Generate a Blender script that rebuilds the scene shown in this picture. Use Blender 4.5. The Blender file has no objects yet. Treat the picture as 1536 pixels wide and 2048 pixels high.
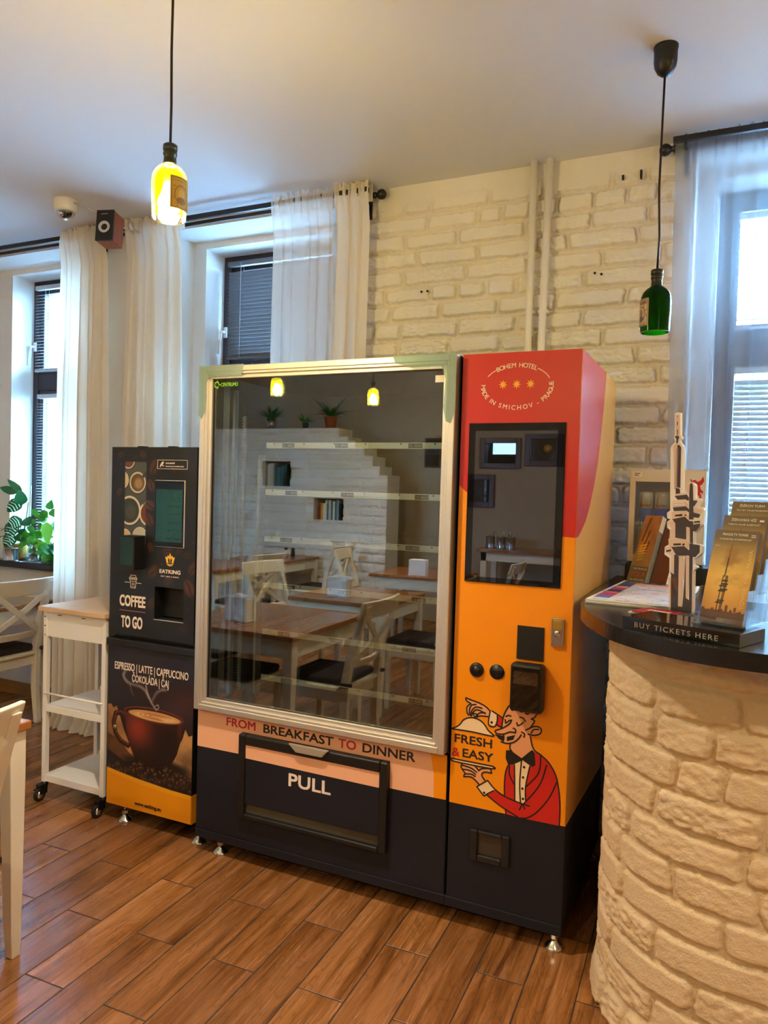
import bpy, bmesh, math, random
import numpy as np
from mathutils import Matrix, Vector
from mathutils.geometry import tessellate_polygon
PI = math.pi
SC = bpy.context.scene
COL = SC.collection
random.seed(7)

# ------------------------------------------------------------------ camera, world, exposure
SC.view_settings.view_transform = 'Standard'
SC.view_settings.look = 'None'
SC.view_settings.exposure = 3.95
SC.view_settings.gamma = 1.0
SC.view_settings.use_curve_mapping = False
SC.cycles.use_denoising = True
SC.cycles.max_bounces = 10
SC.cycles.transparent_max_bounces = 24
SC.cycles.sample_clamp_indirect = 12.0
SC.cycles.caustics_reflective = False
SC.cycles.caustics_refractive = False

def setup_camera():
    pitch, roll, yaw = 0.03087, 0.02887, 0.43402
    cp, sp, cr, sr, ct, st = math.cos(pitch), math.sin(pitch), math.cos(roll), math.sin(roll), math.cos(yaw), math.sin(yaw)
    B = Matrix(((ct, -st, 0), (st, ct, 0), (0, 0, 1)))
    fwd = Vector((0, cp, -sp)); up = Vector((0, sp, cp)); right = Vector((1, 0, 0))
    r2 = B @ (cr * right + sr * up); u2 = B @ (-sr * right + cr * up); b2 = -(B @ fwd)
    cd = bpy.data.cameras.new('camera')
    cd.sensor_fit = 'VERTICAL'; cd.sensor_height = 36.0; cd.sensor_width = 27.0
    cd.lens = 1482.05 / 2048 * 36.0
    cd.clip_start = 0.05; cd.clip_end = 200
    cam = bpy.data.objects.new('camera', cd); COL.objects.link(cam)
    m = Matrix((r2, u2, b2)).transposed().to_4x4()
    m.translation = Vector((0, 0, 1.43))
    cam.matrix_world = m
    SC.camera = cam
setup_camera()

WORLD_STRENGTH = 7.6
W = bpy.data.worlds.new('daylight'); SC.world = W
W.use_nodes = True
bg = W.node_tree.nodes['Background']
bg.inputs[0].default_value = (0.34, 0.63, 1.0, 1); bg.inputs[1].default_value = WORLD_STRENGTH
LAMP_COLOR = (1.0, 0.84, 0.66)
LAMP_POWER = 7.8

# ------------------------------------------------------------------ small helpers
def lin(c):
    if isinstance(c, str):
        c = tuple(int(c[i:i + 2], 16) / 255 for i in (0, 2, 4))
    return tuple((x / 12.92 if x <= 0.04045 else ((x + 0.055) / 1.055) ** 2.4) for x in c)

def lin_np(a):
    return np.where(a <= 0.04045, a / 12.92, ((a + 0.055) / 1.055) ** 2.4)

def mat(name, color, rough=0.5, metal=0.0, spec=0.5, emit=None, estr=0.0, coat=0.0, bump=0.0, bscale=80.0, var=0.0, vscale=6.0):
    m = bpy.data.materials.new(name); m.use_nodes = True
    nt = m.node_tree; p = nt.nodes['Principled BSDF']
    c = lin(color)
    p.inputs['Base Color'].default_value = (*c, 1)
    p.inputs['Roughness'].default_value = rough
    p.inputs['Metallic'].default_value = metal
    p.inputs['Specular IOR Level'].default_value = spec
    p.inputs['Coat Weight'].default_value = coat
    if emit:
        p.inputs['Emission Color'].default_value = (*lin(emit), 1)
        p.inputs['Emission Strength'].default_value = estr
    if bump or var:
        tc = nt.nodes.new('ShaderNodeTexCoord')
        if bump:
            n = nt.nodes.new('ShaderNodeTexNoise'); n.inputs['Scale'].default_value = bscale; n.inputs['Detail'].default_value = 4
            b = nt.nodes.new('ShaderNodeBump'); b.inputs['Strength'].default_value = bump; b.inputs['Distance'].default_value = 0.004
            nt.links.new(tc.outputs['Object'], n.inputs['Vector']); nt.links.new(n.outputs['Fac'], b.inputs['Height'])
            nt.links.new(b.outputs['Normal'], p.inputs['Normal'])
        if var:
            n = nt.nodes.new('ShaderNodeTexNoise'); n.inputs['Scale'].default_value = vscale; n.inputs['Detail'].default_value = 5
            mx = nt.nodes.new('ShaderNodeMix'); mx.data_type = 'RGBA'
            mx.inputs[6].default_value = (*[x * (1 - var) for x in c], 1); mx.inputs[7].default_value = (*[min(1, x * (1 + var)) for x in c], 1)
            nt.links.new(tc.outputs['Object'], n.inputs['Vector']); nt.links.new(n.outputs['Fac'], mx.inputs[0])
            nt.links.new(mx.outputs[2], p.inputs['Base Color'])
    return m

def shader_mix(name, build):
    m = bpy.data.materials.new(name); m.use_nodes = True
    nt = m.node_tree
    for n in list(nt.nodes):
        if n.type != 'OUTPUT_MATERIAL': nt.nodes.remove(n)
    out = [n for n in nt.nodes if n.type == 'OUTPUT_MATERIAL'][0]
    nt.links.new(build(nt), out.inputs['Surface'])
    return m

def nd(nt, kind, **kw):
    n = nt.nodes.new(kind)
    for k, v in kw.items():
        n.inputs[k.replace('_', ' ')].default_value = v
    return n

def mixs(nt, fac, a, b):
    m = nt.nodes.new('ShaderNodeMixShader')
    if hasattr(fac, 'links'): nt.links.new(fac, m.inputs[0])
    else: m.inputs[0].default_value = fac
    nt.links.new(a, m.inputs[1]); nt.links.new(b, m.inputs[2])
    return m.outputs[0]

def glass_mat(name, tint, refl, rough=0.0, fresnel=True, gloss=(1, 1, 1)):
    """thin pane: tinted see-through plus mirror reflection"""
    def build(nt):
        t = nd(nt, 'ShaderNodeBsdfTransparent', Color=(*tint, 1))
        g = nd(nt, 'ShaderNodeBsdfGlossy', Color=(*gloss, 1), Roughness=rough)
        if fresnel:
            lw = nd(nt, 'ShaderNodeLayerWeight', Blend=0.25)
            mr = nt.nodes.new('ShaderNodeMapRange')
            mr.inputs['To Min'].default_value = refl; mr.inputs['To Max'].default_value = min(1.0, refl + 0.6)
            nt.links.new(lw.outputs['Fresnel'], mr.inputs['Value'])
            return mixs(nt, mr.outputs[0], t.outputs[0], g.outputs[0])
        return mixs(nt, refl, t.outputs[0], g.outputs[0])
    return shader_mix(name, build)

def cloth_mat(name, color, transp, transl):
    def build(nt):
        c = (*lin(color), 1)
        d = nd(nt, 'ShaderNodeBsdfDiffuse', Color=c); tl = nd(nt, 'ShaderNodeBsdfTranslucent', Color=c)
        tr = nd(nt, 'ShaderNodeBsdfTransparent', Color=(1, 1, 1, 1))
        s = mixs(nt, transl, d.outputs[0], tl.outputs[0])
        return mixs(nt, transp, s, tr.outputs[0])
    return shader_mix(name, build)

class MB:
    """collects shapes in lists and links them as one mesh object"""
    def __init__(s): s.v = []; s.f = []; s.mi = []; s.sm = []
    def add(s, v, f, mi=0, smooth=False):
        o = len(s.v); s.v += [tuple(p) for p in v]
        for q in f: s.f.append(tuple(i + o for i in q)); s.mi.append(mi); s.sm.append(smooth)
        return s
    def box(s, x0, x1, y0, y1, z0, z1, mi=0, M=None):
        v = [(x, y, z) for z in (z0, z1) for y in (y0, y1) for x in (x0, x1)]
        if M is not None: v = [M @ Vector(p) for p in v]
        return s.add(v, [(0, 2, 3, 1), (4, 5, 7, 6), (0, 1, 5, 4), (2, 6, 7, 3), (0, 4, 6, 2), (1, 3, 7, 5)], mi)
    def lathe(s, prof, n=24, mi=0, c=(0, 0, 0), M=None, caps=True, smooth=True):
        v = []; f = []
        for r, z in prof:
            for i in range(n):
                a = 2 * PI * i / n
                v.append(Vector((r * math.cos(a), r * math.sin(a), z)))
        for j in range(len(prof) - 1):
            for i in range(n):
                k = (i + 1) % n
                f.append((j * n + i, j * n + k, (j + 1) * n + k, (j + 1) * n + i))
        if caps:
            f.append(tuple(range(n - 1, -1, -1))); f.append(tuple(range((len(prof) - 1) * n, len(prof) * n)))
        if M is not None: v = [M @ p for p in v]
        v = [p + Vector(c) for p in v]
        return s.add(v, f, mi, smooth)
    def tube(s, path, r, n=10, mi=0, caps=True):
        P = [Vector(p) for p in path]; R = r if isinstance(r, (list, tuple)) else [r] * len(P)
        v = []; f = []; prev = None
        for i, p in enumerate(P):
            d = (P[min(i + 1, len(P) - 1)] - P[max(i - 1, 0)]).normalized()
            if prev is None:
                a = Vector((0, 0, 1)) if abs(d.z) < 0.9 else Vector((1, 0, 0))
                u = d.cross(a).normalized()
            else:
                u = (prev - d * prev.dot(d)).normalized()
            prev = u; w = d.cross(u)
            for k in range(n):
                t = 2 * PI * k / n
                v.append(p + (u * math.cos(t) + w * math.sin(t)) * R[i])
        for j in range(len(P) - 1):
            for i in range(n):
                k = (i + 1) % n
                f.append((j * n + i, j * n + k, (j + 1) * n + k, (j + 1) * n + i))
        if caps:
            f.append(tuple(range(n - 1, -1, -1))); f.append(tuple(range((len(P) - 1) * n, len(P) * n)))
        return s.add(v, f, mi, True)
    def sphere(s, c, r, n=14, m=8, mi=0, sc=(1, 1, 1)):
        prof = [(max(1e-5, r * math.sin(PI * j / m)), -r * math.cos(PI * j / m)) for j in range(m + 1)]
        return s.lathe(prof, n, mi, c, Matrix.Diagonal((*sc, 1)), caps=False)
    def prism(s, poly, d0, d1, frame=None, mi=0):
        """2-D outline (a, b) extruded along the third axis; frame maps (a, depth, b) to space"""
        fr = frame or (lambda a, d, b: (a, d, b))
        n = len(poly)
        area = sum(poly[i][0] * poly[(i + 1) % n][1] - poly[(i + 1) % n][0] * poly[i][1] for i in range(n))
        if area < 0: poly = poly[::-1]
        v = [fr(a, d0, b) for a, b in poly] + [fr(a, d1, b) for a, b in poly]
        tri = tessellate_polygon([[Vector((a, b, 0)) for a, b in poly]])
        f = []
        for t in tri:
            t = tuple(t)
            ar = sum(poly[t[i]][0] * poly[t[(i + 1) % 3]][1] - poly[t[(i + 1) % 3]][0] * poly[t[i]][1] for i in range(3))
            if ar < 0: t = t[::-1]
            f.append(t); f.append(tuple(i + n for i in t[::-1]))
        for i in range(n):
            k = (i + 1) % n
            f.append((i, i + n, k + n, k))
        return s.add(v, f, mi)
    def stroke(s, pts, w, d0, d1, frame=None, mi=0, closed=False):
        """flat drawn line of width w with round ends"""
        P = [Vector((a, b)) for a, b in pts]
        for i in range(len(P) - 1):
            d = (P[i + 1] - P[i])
            if d.length < 1e-6: continue
            d.normalize(); nrm = Vector((-d.y, d.x)) * w / 2
            ang = math.atan2(d.y, d.x)
            cap1 = [P[i + 1] + Vector((math.cos(ang + t), math.sin(ang + t))) * w / 2 for t in (-PI / 2, -PI / 4, 0, PI / 4, PI / 2)]
            cap0 = [P[i] + Vector((math.cos(ang + t), math.sin(ang + t))) * w / 2 for t in (PI / 2, PI * .75, PI, PI * 1.25, PI * 1.5)]
            s.prism([tuple(p) for p in cap1 + cap0], d0 - i * 6e-6, d1, frame, mi)
        return s
    def build(s, name, mats, parent=None, bevel=0.0, seg=2, loc=None):
        me = bpy.data.meshes.new(name)
        me.from_pydata(s.v, [], s.f)
        for m in (mats if isinstance(mats, (list, tuple)) else [mats]): me.materials.append(m)
        me.polygons.foreach_set('material_index', s.mi)
        me.polygons.foreach_set('use_smooth', s.sm)
        me.update()
        o = bpy.data.objects.new(name, me); COL.objects.link(o)
        if parent: o.parent = parent
        if loc: o.location = loc
        if bevel:
            b = o.modifiers.new('bevel', 'BEVEL'); b.width = bevel; b.segments = seg; b.limit_method = 'ANGLE'; b.angle_limit = 0.7
            b.harden_normals = False
        return o

def box(name, b, m, parent=None, bevel=0.0):
    return MB().box(*b).build(name, m, parent, bevel)

def thing(name, label, cat, loc=(0, 0, 0), rotz=0.0, group=None):
    o = bpy.data.objects.new(name, None); COL.objects.link(o)
    o.location = loc; o.rotation_euler = (0, 0, rotz); o.empty_display_size = 0.05
    return tag(o, label, cat, group)

def tag(o, label, cat, group=None, kind=None):
    o['label'] = label; o['category'] = cat
    if group: o['group'] = group
    if kind: o['kind'] = kind
    return o

def structure(o, label=None, cat=None):
    o['kind'] = 'structure'
    if label: o['label'] = label
    if cat: o['category'] = cat
    return o

def dup(root, loc=None, rotz=None, label=None, group=None):
    r = root.copy(); COL.objects.link(r)
    if loc is not None: r.location = loc
    if rotz is not None: r.rotation_euler = (0, 0, rotz)
    if label: r['label'] = label
    if group: r['group'] = group
    for ch in list(root.children):
        c = ch.copy(); COL.objects.link(c); c.parent = r
        for g in list(ch.children):
            d = g.copy(); COL.objects.link(d); d.parent = c
    return r

def text(name, s, m, parent, M, size=0.03, sx=1.0, bold=0.0, align='LEFT', extrude=0.0003, spacing=1.0, width=None, height=None):
    """lettering as a thin solid; M maps text x, y, z (x along, y up, z out) to the parent's space.
    width/height: fit the capital height and run length in metres"""
    cu = bpy.data.curves.new(name, 'FONT'); cu.body = s; cu.size = 1.0; cu.align_x = align
    cu.extrude = 0.01; cu.space_character = spacing; cu.resolution_u = 3; cu.fill_mode = 'BOTH'
    o = bpy.data.objects.new(name, cu); COL.objects.link(o)
    dg = bpy.context.evaluated_depsgraph_get(); dg.update()
    me = bpy.data.meshes.new_from_object(o.evaluated_get(dg))
    bpy.data.objects.remove(o); bpy.data.curves.remove(cu)
    if bold:                                            # heavier letters: the same outline laid over itself a little to each side
        bm = bmesh.new()
        for i, (dx, dy) in enumerate(((-1, -1), (1, -1), (-1, 1), (1, 1))):
            m2 = me.copy(); m2.transform(Matrix.Translation((dx * bold, dy * bold, 0)) @ Matrix.Diagonal((1, 1, 1 + .16 * i, 1))); bm.from_mesh(m2); bpy.data.meshes.remove(m2)
        bm.to_mesh(me); bm.free()
    n = len(me.vertices); co = np.empty(n * 3); me.vertices.foreach_get('co', co); co = co.reshape(-1, 3)
    kx = ky = size or 1; kx *= sx
    if width: kx = width / (co[:, 0].max() - co[:, 0].min())
    if height: ky = height / (0.727 + 2 * bold)
    co[:, 0] *= kx; co[:, 1] *= ky; co[:, 2] *= extrude / 0.01
    me.vertices.foreach_set('co', co.ravel())
    me.transform(M); me.update()
    me.name = name; me.materials.clear(); me.materials.append(m)
    ob = bpy.data.objects.new(name, me); COL.objects.link(ob)
    if parent: ob.parent = parent
    return ob

def face_front(x, y, z):
    """text frame on a face that looks towards -y, origin at (x, y, z)"""
    return Matrix(((1, 0, 0, x), (0, 0, -1, y), (0, 1, 0, z), (0, 0, 0, 1)))

# ------------------------------------------------------------------ noise and raster prints (vertex-coloured artwork)
def vnoise(x, y, seed=0):
    xi = np.floor(x).astype(np.int64); yi = np.floor(y).astype(np.int64); fx = x - xi; fy = y - yi
    fx = fx * fx * (3 - 2 * fx); fy = fy * fy * (3 - 2 * fy)
    def h(a, b):
        n = (a * 374761393 + b * 668265263 + seed * 974634777) & 0xffffffff
        n = ((n ^ (n >> 13)) * 1274126177) & 0xffffffff
        return ((n ^ (n >> 16)) & 0xffff) / 65535.0
    return (h(xi, yi) * (1 - fx) + h(xi + 1, yi) * fx) * (1 - fy) + (h(xi, yi + 1) * (1 - fx) + h(xi + 1, yi + 1) * fx) * fy

def fbm(x, y, seed=0, octv=4):
    s = 0; a = 0.5
    for i in range(octv):
        s = s + a * vnoise(x * 2 ** i, y * 2 ** i, seed + i); a *= 0.5
    return s / (1 - 0.5 ** octv)

class Art:
    """raster picture: u to the right, v up, in the units of the sheet"""
    def __init__(s, w, h, px, base):
        s.w, s.h = w, h; s.nx = max(2, int(w / px)); s.ny = max(2, int(h / px))
        s.U, s.V = np.meshgrid(np.linspace(0, w, s.nx + 1), np.linspace(0, h, s.ny + 1)); s.px = px
        s.c = np.ones(s.U.shape + (3,)) * np.array(tuple(int(base[i:i + 2], 16) / 255 for i in (0, 2, 4)))
    def col(s, c): return np.array(tuple(int(c[i:i + 2], 16) / 255 for i in (0, 2, 4))) if isinstance(c, str) else c
    def put(s, mask, c, a=1.0):
        m = np.clip(mask, 0, 1)[..., None] * a
        s.c = s.c * (1 - m) + s.col(c) * m
    def ell(s, cx, cy, rx, ry, c, a=1.0, rot=0.0, soft=None):
        co, si = math.cos(rot), math.sin(rot); x = s.U - cx; y = s.V - cy
        d = np.sqrt(((x * co + y * si) / rx) ** 2 + ((-x * si + y * co) / ry) ** 2)
        k = soft if soft else s.px / min(rx, ry)
        s.put((1 - d) / k + 0.5, c, a); return d
    def poly(s, pts, c, a=1.0):
        ins = np.zeros(s.U.shape, bool); n = len(pts); dm = np.full(s.U.shape, 9.0)
        for i in range(n):
            x0, y0 = pts[i]; x1, y1 = pts[(i + 1) % n]
            dx, dy = x1 - x0, y1 - y0; t = np.clip(((s.U - x0) * dx + (s.V - y0) * dy) / (dx * dx + dy * dy + 1e-12), 0, 1)
            dm = np.minimum(dm, np.hypot(s.U - x0 - t * dx, s.V - y0 - t * dy))
            if y0 == y1: continue
            cond = ((y0 > s.V) != (y1 > s.V)) & (s.U < (x1 - x0) * (s.V - y0) / (y1 - y0) + x0)
            ins ^= cond
        s.put(np.where(ins, dm, -dm) / s.px + 0.5, c, a)
    def line(s, pts, w, c, a=1.0):
        for (x0, y0), (x1, y1) in zip(pts[:-1], pts[1:]):
            dx, dy = x1 - x0, y1 - y0; L = dx * dx + dy * dy + 1e-12
            t = np.clip(((s.U - x0) * dx + (s.V - y0) * dy) / L, 0, 1)
            d = np.hypot(s.U - x0 - t * dx, s.V - y0 - t * dy)
            s.put((w / 2 - d) / s.px + 0.5, c, a)
    def mesh(s, name, M, m, parent=None):
        n = s.U.size; nx, ny = s.nx + 1, s.ny + 1
        co = np.stack([s.U.ravel(), s.V.ravel(), np.zeros(n)], 1)
        idx = np.arange(n).reshape(ny, nx)
        q = np.stack([idx[:-1, :-1], idx[:-1, 1:], idx[1:, 1:], idx[1:, :-1]], -1).reshape(-1, 4)
        return grid_mesh(name, co, q, m, parent, M, s.c.reshape(-1, 3), smooth=False)

def grid_mesh(name, co, quads, m, parent=None, M=None, colors=None, smooth=True):
    me = bpy.data.meshes.new(name)
    me.vertices.add(len(co)); me.vertices.foreach_set('co', np.asarray(co, float).ravel())
    me.loops.add(len(quads) * 4); me.loops.foreach_set('vertex_index', np.asarray(quads, np.int32).ravel())
    me.polygons.add(len(quads)); me.polygons.foreach_set('loop_start', np.arange(0, len(quads) * 4, 4, dtype=np.int32))
    me.polygons.foreach_set('use_smooth', np.full(len(quads), smooth))
    me.update(calc_edges=True); me.validate()
    if colors is not None:
        at = me.color_attributes.new('print', 'FLOAT_COLOR', 'POINT')
        rgba = np.ones((len(co), 4)); rgba[:, :3] = lin_np(np.clip(colors, 0, 1))
        at.data.foreach_set('color', rgba.ravel())
    if M is not None: me.transform(M); me.update()
    for x in (m if isinstance(m, (list, tuple)) else [m]): me.materials.append(x)
    o = bpy.data.objects.new(name, me); COL.objects.link(o)
    if parent: o.parent = parent
    return o

def print_mat(name, rough=0.35, spec=0.5, bump=0.0):
    m = mat(name, 'ffffff', rough, spec=spec, bump=bump)
    nt = m.node_tree; a = nt.nodes.new('ShaderNodeVertexColor'); a.layer_name = 'print'
    nt.links.new(a.outputs['Color'], nt.nodes['Principled BSDF'].inputs['Base Color'])
    return m

# ------------------------------------------------------------------ materials
M_WHITE = mat('white_wall_paint', 'e4e1dc', 0.85, bump=0.08, bscale=60)
M_CEIL = mat('ceiling_paint', 'dedee0', 0.9, bump=0.05, bscale=30)
M_BEIGE = mat('beige_wall_paint', 'b9a58c', 0.85)
M_FRAME = mat('dark_window_frame', '2a2328', 0.35)
M_BLACK = mat('black_metal', '15161a', 0.4)
M_BLACKP = mat('black_plastic', '0f0f10', 0.45)
M_RUBBER = mat('black_rubber', '0c0c0c', 0.7)
M_CHROME = mat('chrome', 'd8d8d8', 0.18, 1.0)
M_ALU = mat('brushed_aluminium', 'd9d2c8', 0.38, 0.75)
M_ALUW = mat('satin_aluminium', 'dcd8d2', 0.30, 0.9)
M_NAVY = mat('navy_vinyl', '191b26', 0.5, spec=0.3)
M_ORANGE = mat('orange_vinyl', 'f49208', 0.33)
M_ORANGED = mat('amber_vinyl', 'f0970f', 0.33)
M_RED = mat('red_vinyl', 'c8231c', 0.33)
M_PEACH = mat('peach_vinyl', 'f0b48f', 0.4)
M_CREAMV = mat('cream_vinyl', 'f3d5a8', 0.4)
M_SKINV = mat('salmon_vinyl', 'eda573', 0.4)
M_INK = mat('dark_ink', '17151a', 0.45)
M_SIDE = mat('sand_vinyl', 'f8b964', 0.2)
M_ROSE = mat('rose_vinyl', 'dc3f4c', 0.2)
M_WOODTOP = None
M_PAINTW = mat('white_painted_wood', 'e6dcc8', 0.42, bump=0.03, bscale=25)
M_CARTW = mat('white_powder_coat', 'ebe6de', 0.4)
M_CUSHION = mat('dark_brown_cushion', '2a1f24', 0.8, bump=0.15, bscale=120)
M_SILL = mat('black_window_sill', '1d1c22', 0.3)
M_LEAF = mat('green_leaf', '3f9a34', 0.45, var=0.35, vscale=14)
M_LEAFD = mat('deep_green_leaf', '1f6b3c', 0.4, var=0.3, vscale=14)
M_LEAFL = mat('light_green_leaf', '7cc23a', 0.45, var=0.3, vscale=14)
M_STEM = mat('plant_stem', '5a6a35', 0.6)
M_SOIL = mat('potting_soil', '2c2018', 0.95)
M_TIN = mat('shiny_tin', 'c9ccd0', 0.2, 0.95)
M_TERRA = mat('ochre_pot', 'c79a4e', 0.6)
M_PAPER = mat('white_paper', 'efeae2', 0.7)
M_GOLD = mat('gold_vinyl', 'f0b13a', 0.4)
M_LETTER = mat('cream_lettering', 'efdccb', 0.5)
M_LETTERD = mat('dark_lettering', '20202c', 0.45)
M_LETTERR = mat('red_lettering', 'b5222a', 0.45)
M_PRINT = print_mat('printed_vinyl', 0.4)
M_PRINTG = print_mat('glossy_print', 0.25)
M_PANE = glass_mat('window_glass', (0.95, 0.98, 0.98), 0.04)
M_ACRYL = glass_mat('clear_acrylic', (0.93, 0.96, 0.97), 0.06)

def wood_mat(name, c0, c1, rough=0.35, scale=(3, 40, 40)):
    m = mat(name, c0, rough); nt = m.node_tree; p = nt.nodes['Principled BSDF']
    tc = nt.nodes.new('ShaderNodeTexCoord'); mp = nt.nodes.new('ShaderNodeMapping'); mp.inputs['Scale'].default_value = scale
    n = nt.nodes.new('ShaderNodeTexNoise'); n.inputs['Scale'].default_value = 1.0; n.inputs['Detail'].default_value = 6; n.inputs['Distortion'].default_value = 0.6
    mx = nt.nodes.new('ShaderNodeMix'); mx.data_type = 'RGBA'; mx.inputs[6].default_value = (*lin(c0), 1); mx.inputs[7].default_value = (*lin(c1), 1)
    nt.links.new(tc.outputs['Object'], mp.inputs[0]); nt.links.new(mp.outputs[0], n.inputs['Vector'])
    nt.links.new(n.outputs['Fac'], mx.inputs[0]); nt.links.new(mx.outputs[2], p.inputs['Base Color'])
    return m
M_TABLE = wood_mat('oiled_table_wood', '7c4a22', 'b87a42', 0.2, (40, 4, 40))
M_CARTTOP = wood_mat('pale_beech_top', 'c79a6a', 'e3c7a2', 0.35, (4, 40, 40))
M_BASE = wood_mat('baseboard_wood', '7a4a20', 'b17a3a', 0.4, (4, 40, 40))
M_SPKWOOD = wood_mat('cherry_wood', '7a3416', 'a4552a', 0.4, (40, 40, 4))

# ================================================================== THE ROOM
CEIL = 2.845
Y1, Y2, Y3 = 3.20, 3.423, 3.59           # wall face, first window recess, window frames
XL, XR, YB = -6.2, 2.6, -3.0             # left wall, right wall, back wall

def floor_mat():
    m = mat('wood_look_floor_tile', '8a5a30', 0.3); nt = m.node_tree; p = nt.nodes['Principled BSDF']; L = nt.links.new
    tc = nt.nodes.new('ShaderNodeTexCoord'); sp = nt.nodes.new('ShaderNodeSeparateXYZ'); L(tc.outputs['Object'], sp.inputs[0])
    def op(kind, a, b=0.0, c=0.0):
        n = nt.nodes.new('ShaderNodeMath'); n.operation = kind
        for i, v in enumerate((a, b, c)):
            if hasattr(v, 'links'): L(v, n.inputs[i])
            else: n.inputs[i].default_value = v
        return n.outputs[0]
    x, y = sp.outputs[0], sp.outputs[1]
    u = op('ADD', op('MULTIPLY_ADD', y, 0.025, x), 0.43)
    v = op('MULTIPLY_ADD', x, -0.025, y)
    us = op('DIVIDE', u, 0.1467); row = op('FLOOR', us)
    odd = op('MULTIPLY', op('FLOORED_MODULO', op('ADD', row, 1.0), 2.0), 0.5)
    vs = op('ADD', op('DIVIDE', op('SUBTRACT', v, 2.115), 0.585), odd)
    col = op('FLOOR', vs)
    fu = op('FRACT', us); fv = op('FRACT', vs)
    du = op('MULTIPLY', op('MINIMUM', fu, op('SUBTRACT', 1.0, fu)), 0.1467)
    dv = op('MULTIPLY', op('MINIMUM', fv, op('SUBTRACT', 1.0, fv)), 0.585)
    # slightly ragged long edges
    cu = nt.nodes.new('ShaderNodeCombineXYZ'); L(op('MULTIPLY', u, 20.0), cu.inputs[0]); L(op('MULTIPLY', v, 20.0), cu.inputs[1])
    ne = nt.nodes.new('ShaderNodeTexNoise'); ne.inputs['Scale'].default_value = 1.0; L(cu.outputs[0], ne.inputs['Vector'])
    wob = op('MULTIPLY', op('SUBTRACT', ne.outputs['Fac'], 0.5), 0.0022)
    d = op('ADD', op('MINIMUM', du, dv), wob)
    gr = nt.nodes.new('ShaderNodeMapRange'); gr.interpolation_type = 'SMOOTHSTEP'
    gr.inputs['From Min'].default_value = 0.0009; gr.inputs['From Max'].default_value = 0.0030; L(d, gr.inputs['Value'])
    groove = gr.outputs[0]                                            # 0 in the joint
    # grain along the plank, shifted per plank
    ci = nt.nodes.new('ShaderNodeCombineXYZ'); L(row, ci.inputs[0]); L(col, ci.inputs[1])
    wn = nt.nodes.new('ShaderNodeTexWhiteNoise'); wn.noise_dimensions = '2D'; L(ci.outputs[0], wn.inputs['Vector'])
    r1 = wn.outputs['Value']
    def grain(su, sv, det, dist, off):
        c = nt.nodes.new('ShaderNodeCombineXYZ')
        L(op('MULTIPLY', u, su), c.inputs[0]); L(op('MULTIPLY_ADD', r1, off, op('MULTIPLY', v, sv)), c.inputs[1]); L(op('MULTIPLY', r1, 37.0), c.inputs[2])
        n = nt.nodes.new('ShaderNodeTexNoise'); n.inputs['Scale'].default_value = 1.0; n.inputs['Detail'].default_value = det; n.inputs['Distortion'].default_value = dist
        L(c.outputs[0], n.inputs['Vector']); return n.outputs['Fac']
    g1 = grain(22.0, 1.6, 5.0, 0.8, 31.0); g2 = grain(150.0, 6.0, 3.0, 0.3, 57.0); g3 = grain(9.0, 2.2, 3.0, 1.6, 13.0)
    # cathedral figure: rings of a stretched distance
    rg = op('FRACT', op('MULTIPLY_ADD', g3, 9.0, op('MULTIPLY', g2, 0.6)))
    ring = op('POWER', op('ABSOLUTE', op('MULTIPLY_ADD', rg, 2.0, -1.0)), 6.0)
    ramp = nt.nodes.new('ShaderNodeValToRGB'); e = ramp.color_ramp.elements
    e[0].position = 0.30; e[0].color = (*lin('553319'), 1); e[1].position = 0.62; e[1].color = (*lin('b47e50'), 1)
    k = e.new(0.44); k.color = (*lin('93602f'), 1)
    L(op('ADD', op('MULTIPLY', g1, 0.75), op('MULTIPLY', g2, 0.25)), ramp.inputs[0])
    hv = nt.nodes.new('ShaderNodeMix'); hv.data_type = 'RGBA'; hv.blend_type = 'MULTIPLY'
    hv.inputs[0].default_value = 1.0
    tone = nt.nodes.new('ShaderNodeValToRGB'); te = tone.color_ramp.elements
    te[0].color = (0.66, 0.60, 0.56, 1); te[1].color = (1.12, 1.08, 1.0, 1); L(r1, tone.inputs[0])
    L(ramp.outputs[0], hv.inputs[6]); L(tone.outputs[0], hv.inputs[7])
    rm = nt.nodes.new('ShaderNodeMix'); rm.data_type = 'RGBA'; L(op('MULTIPLY', ring, 0.38), rm.inputs[0])
    L(hv.outputs[2], rm.inputs[6]); rm.inputs[7].default_value = (*lin('4a2c14'), 1)
    dk = nt.nodes.new('ShaderNodeValToRGB'); de = dk.color_ramp.elements
    de[0].position = 0.60; de[0].color = (0, 0, 0, 1); de[1].position = 0.78; de[1].color = (1, 1, 1, 1)
    L(grain(26.0, 0.9, 4.0, 1.0, 91.0), dk.inputs[0])
    rk = nt.nodes.new('ShaderNodeMix'); rk.data_type = 'RGBA'; L(op('MULTIPLY', dk.outputs[0], 0.7), rk.inputs[0])
    L(rm.outputs[2], rk.inputs[6]); rk.inputs[7].default_value = (*lin('3a2112'), 1)
    mx = nt.nodes.new('ShaderNodeMix'); mx.data_type = 'RGBA'; L(groove, mx.inputs[0]); mx.inputs[6].default_value = (*lin('20140c'), 1)
    fl = nt.nodes.new('ShaderNodeMapRange'); fl.inputs['From Min'].default_value = .56; fl.inputs['From Max'].default_value = .74; L(grain(210.0, 3.2, 3.0, .5, 17.0), fl.inputs['Value'])
    fx = nt.nodes.new('ShaderNodeMix'); fx.data_type = 'RGBA'; L(op('MULTIPLY', fl.outputs[0], 0.6), fx.inputs[0])
    L(rk.outputs[2], fx.inputs[6]); fx.inputs[7].default_value = (*lin('3d2413'), 1); L(fx.outputs[2], mx.inputs[7]); L(mx.outputs[2], p.inputs['Base Color'])
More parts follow.
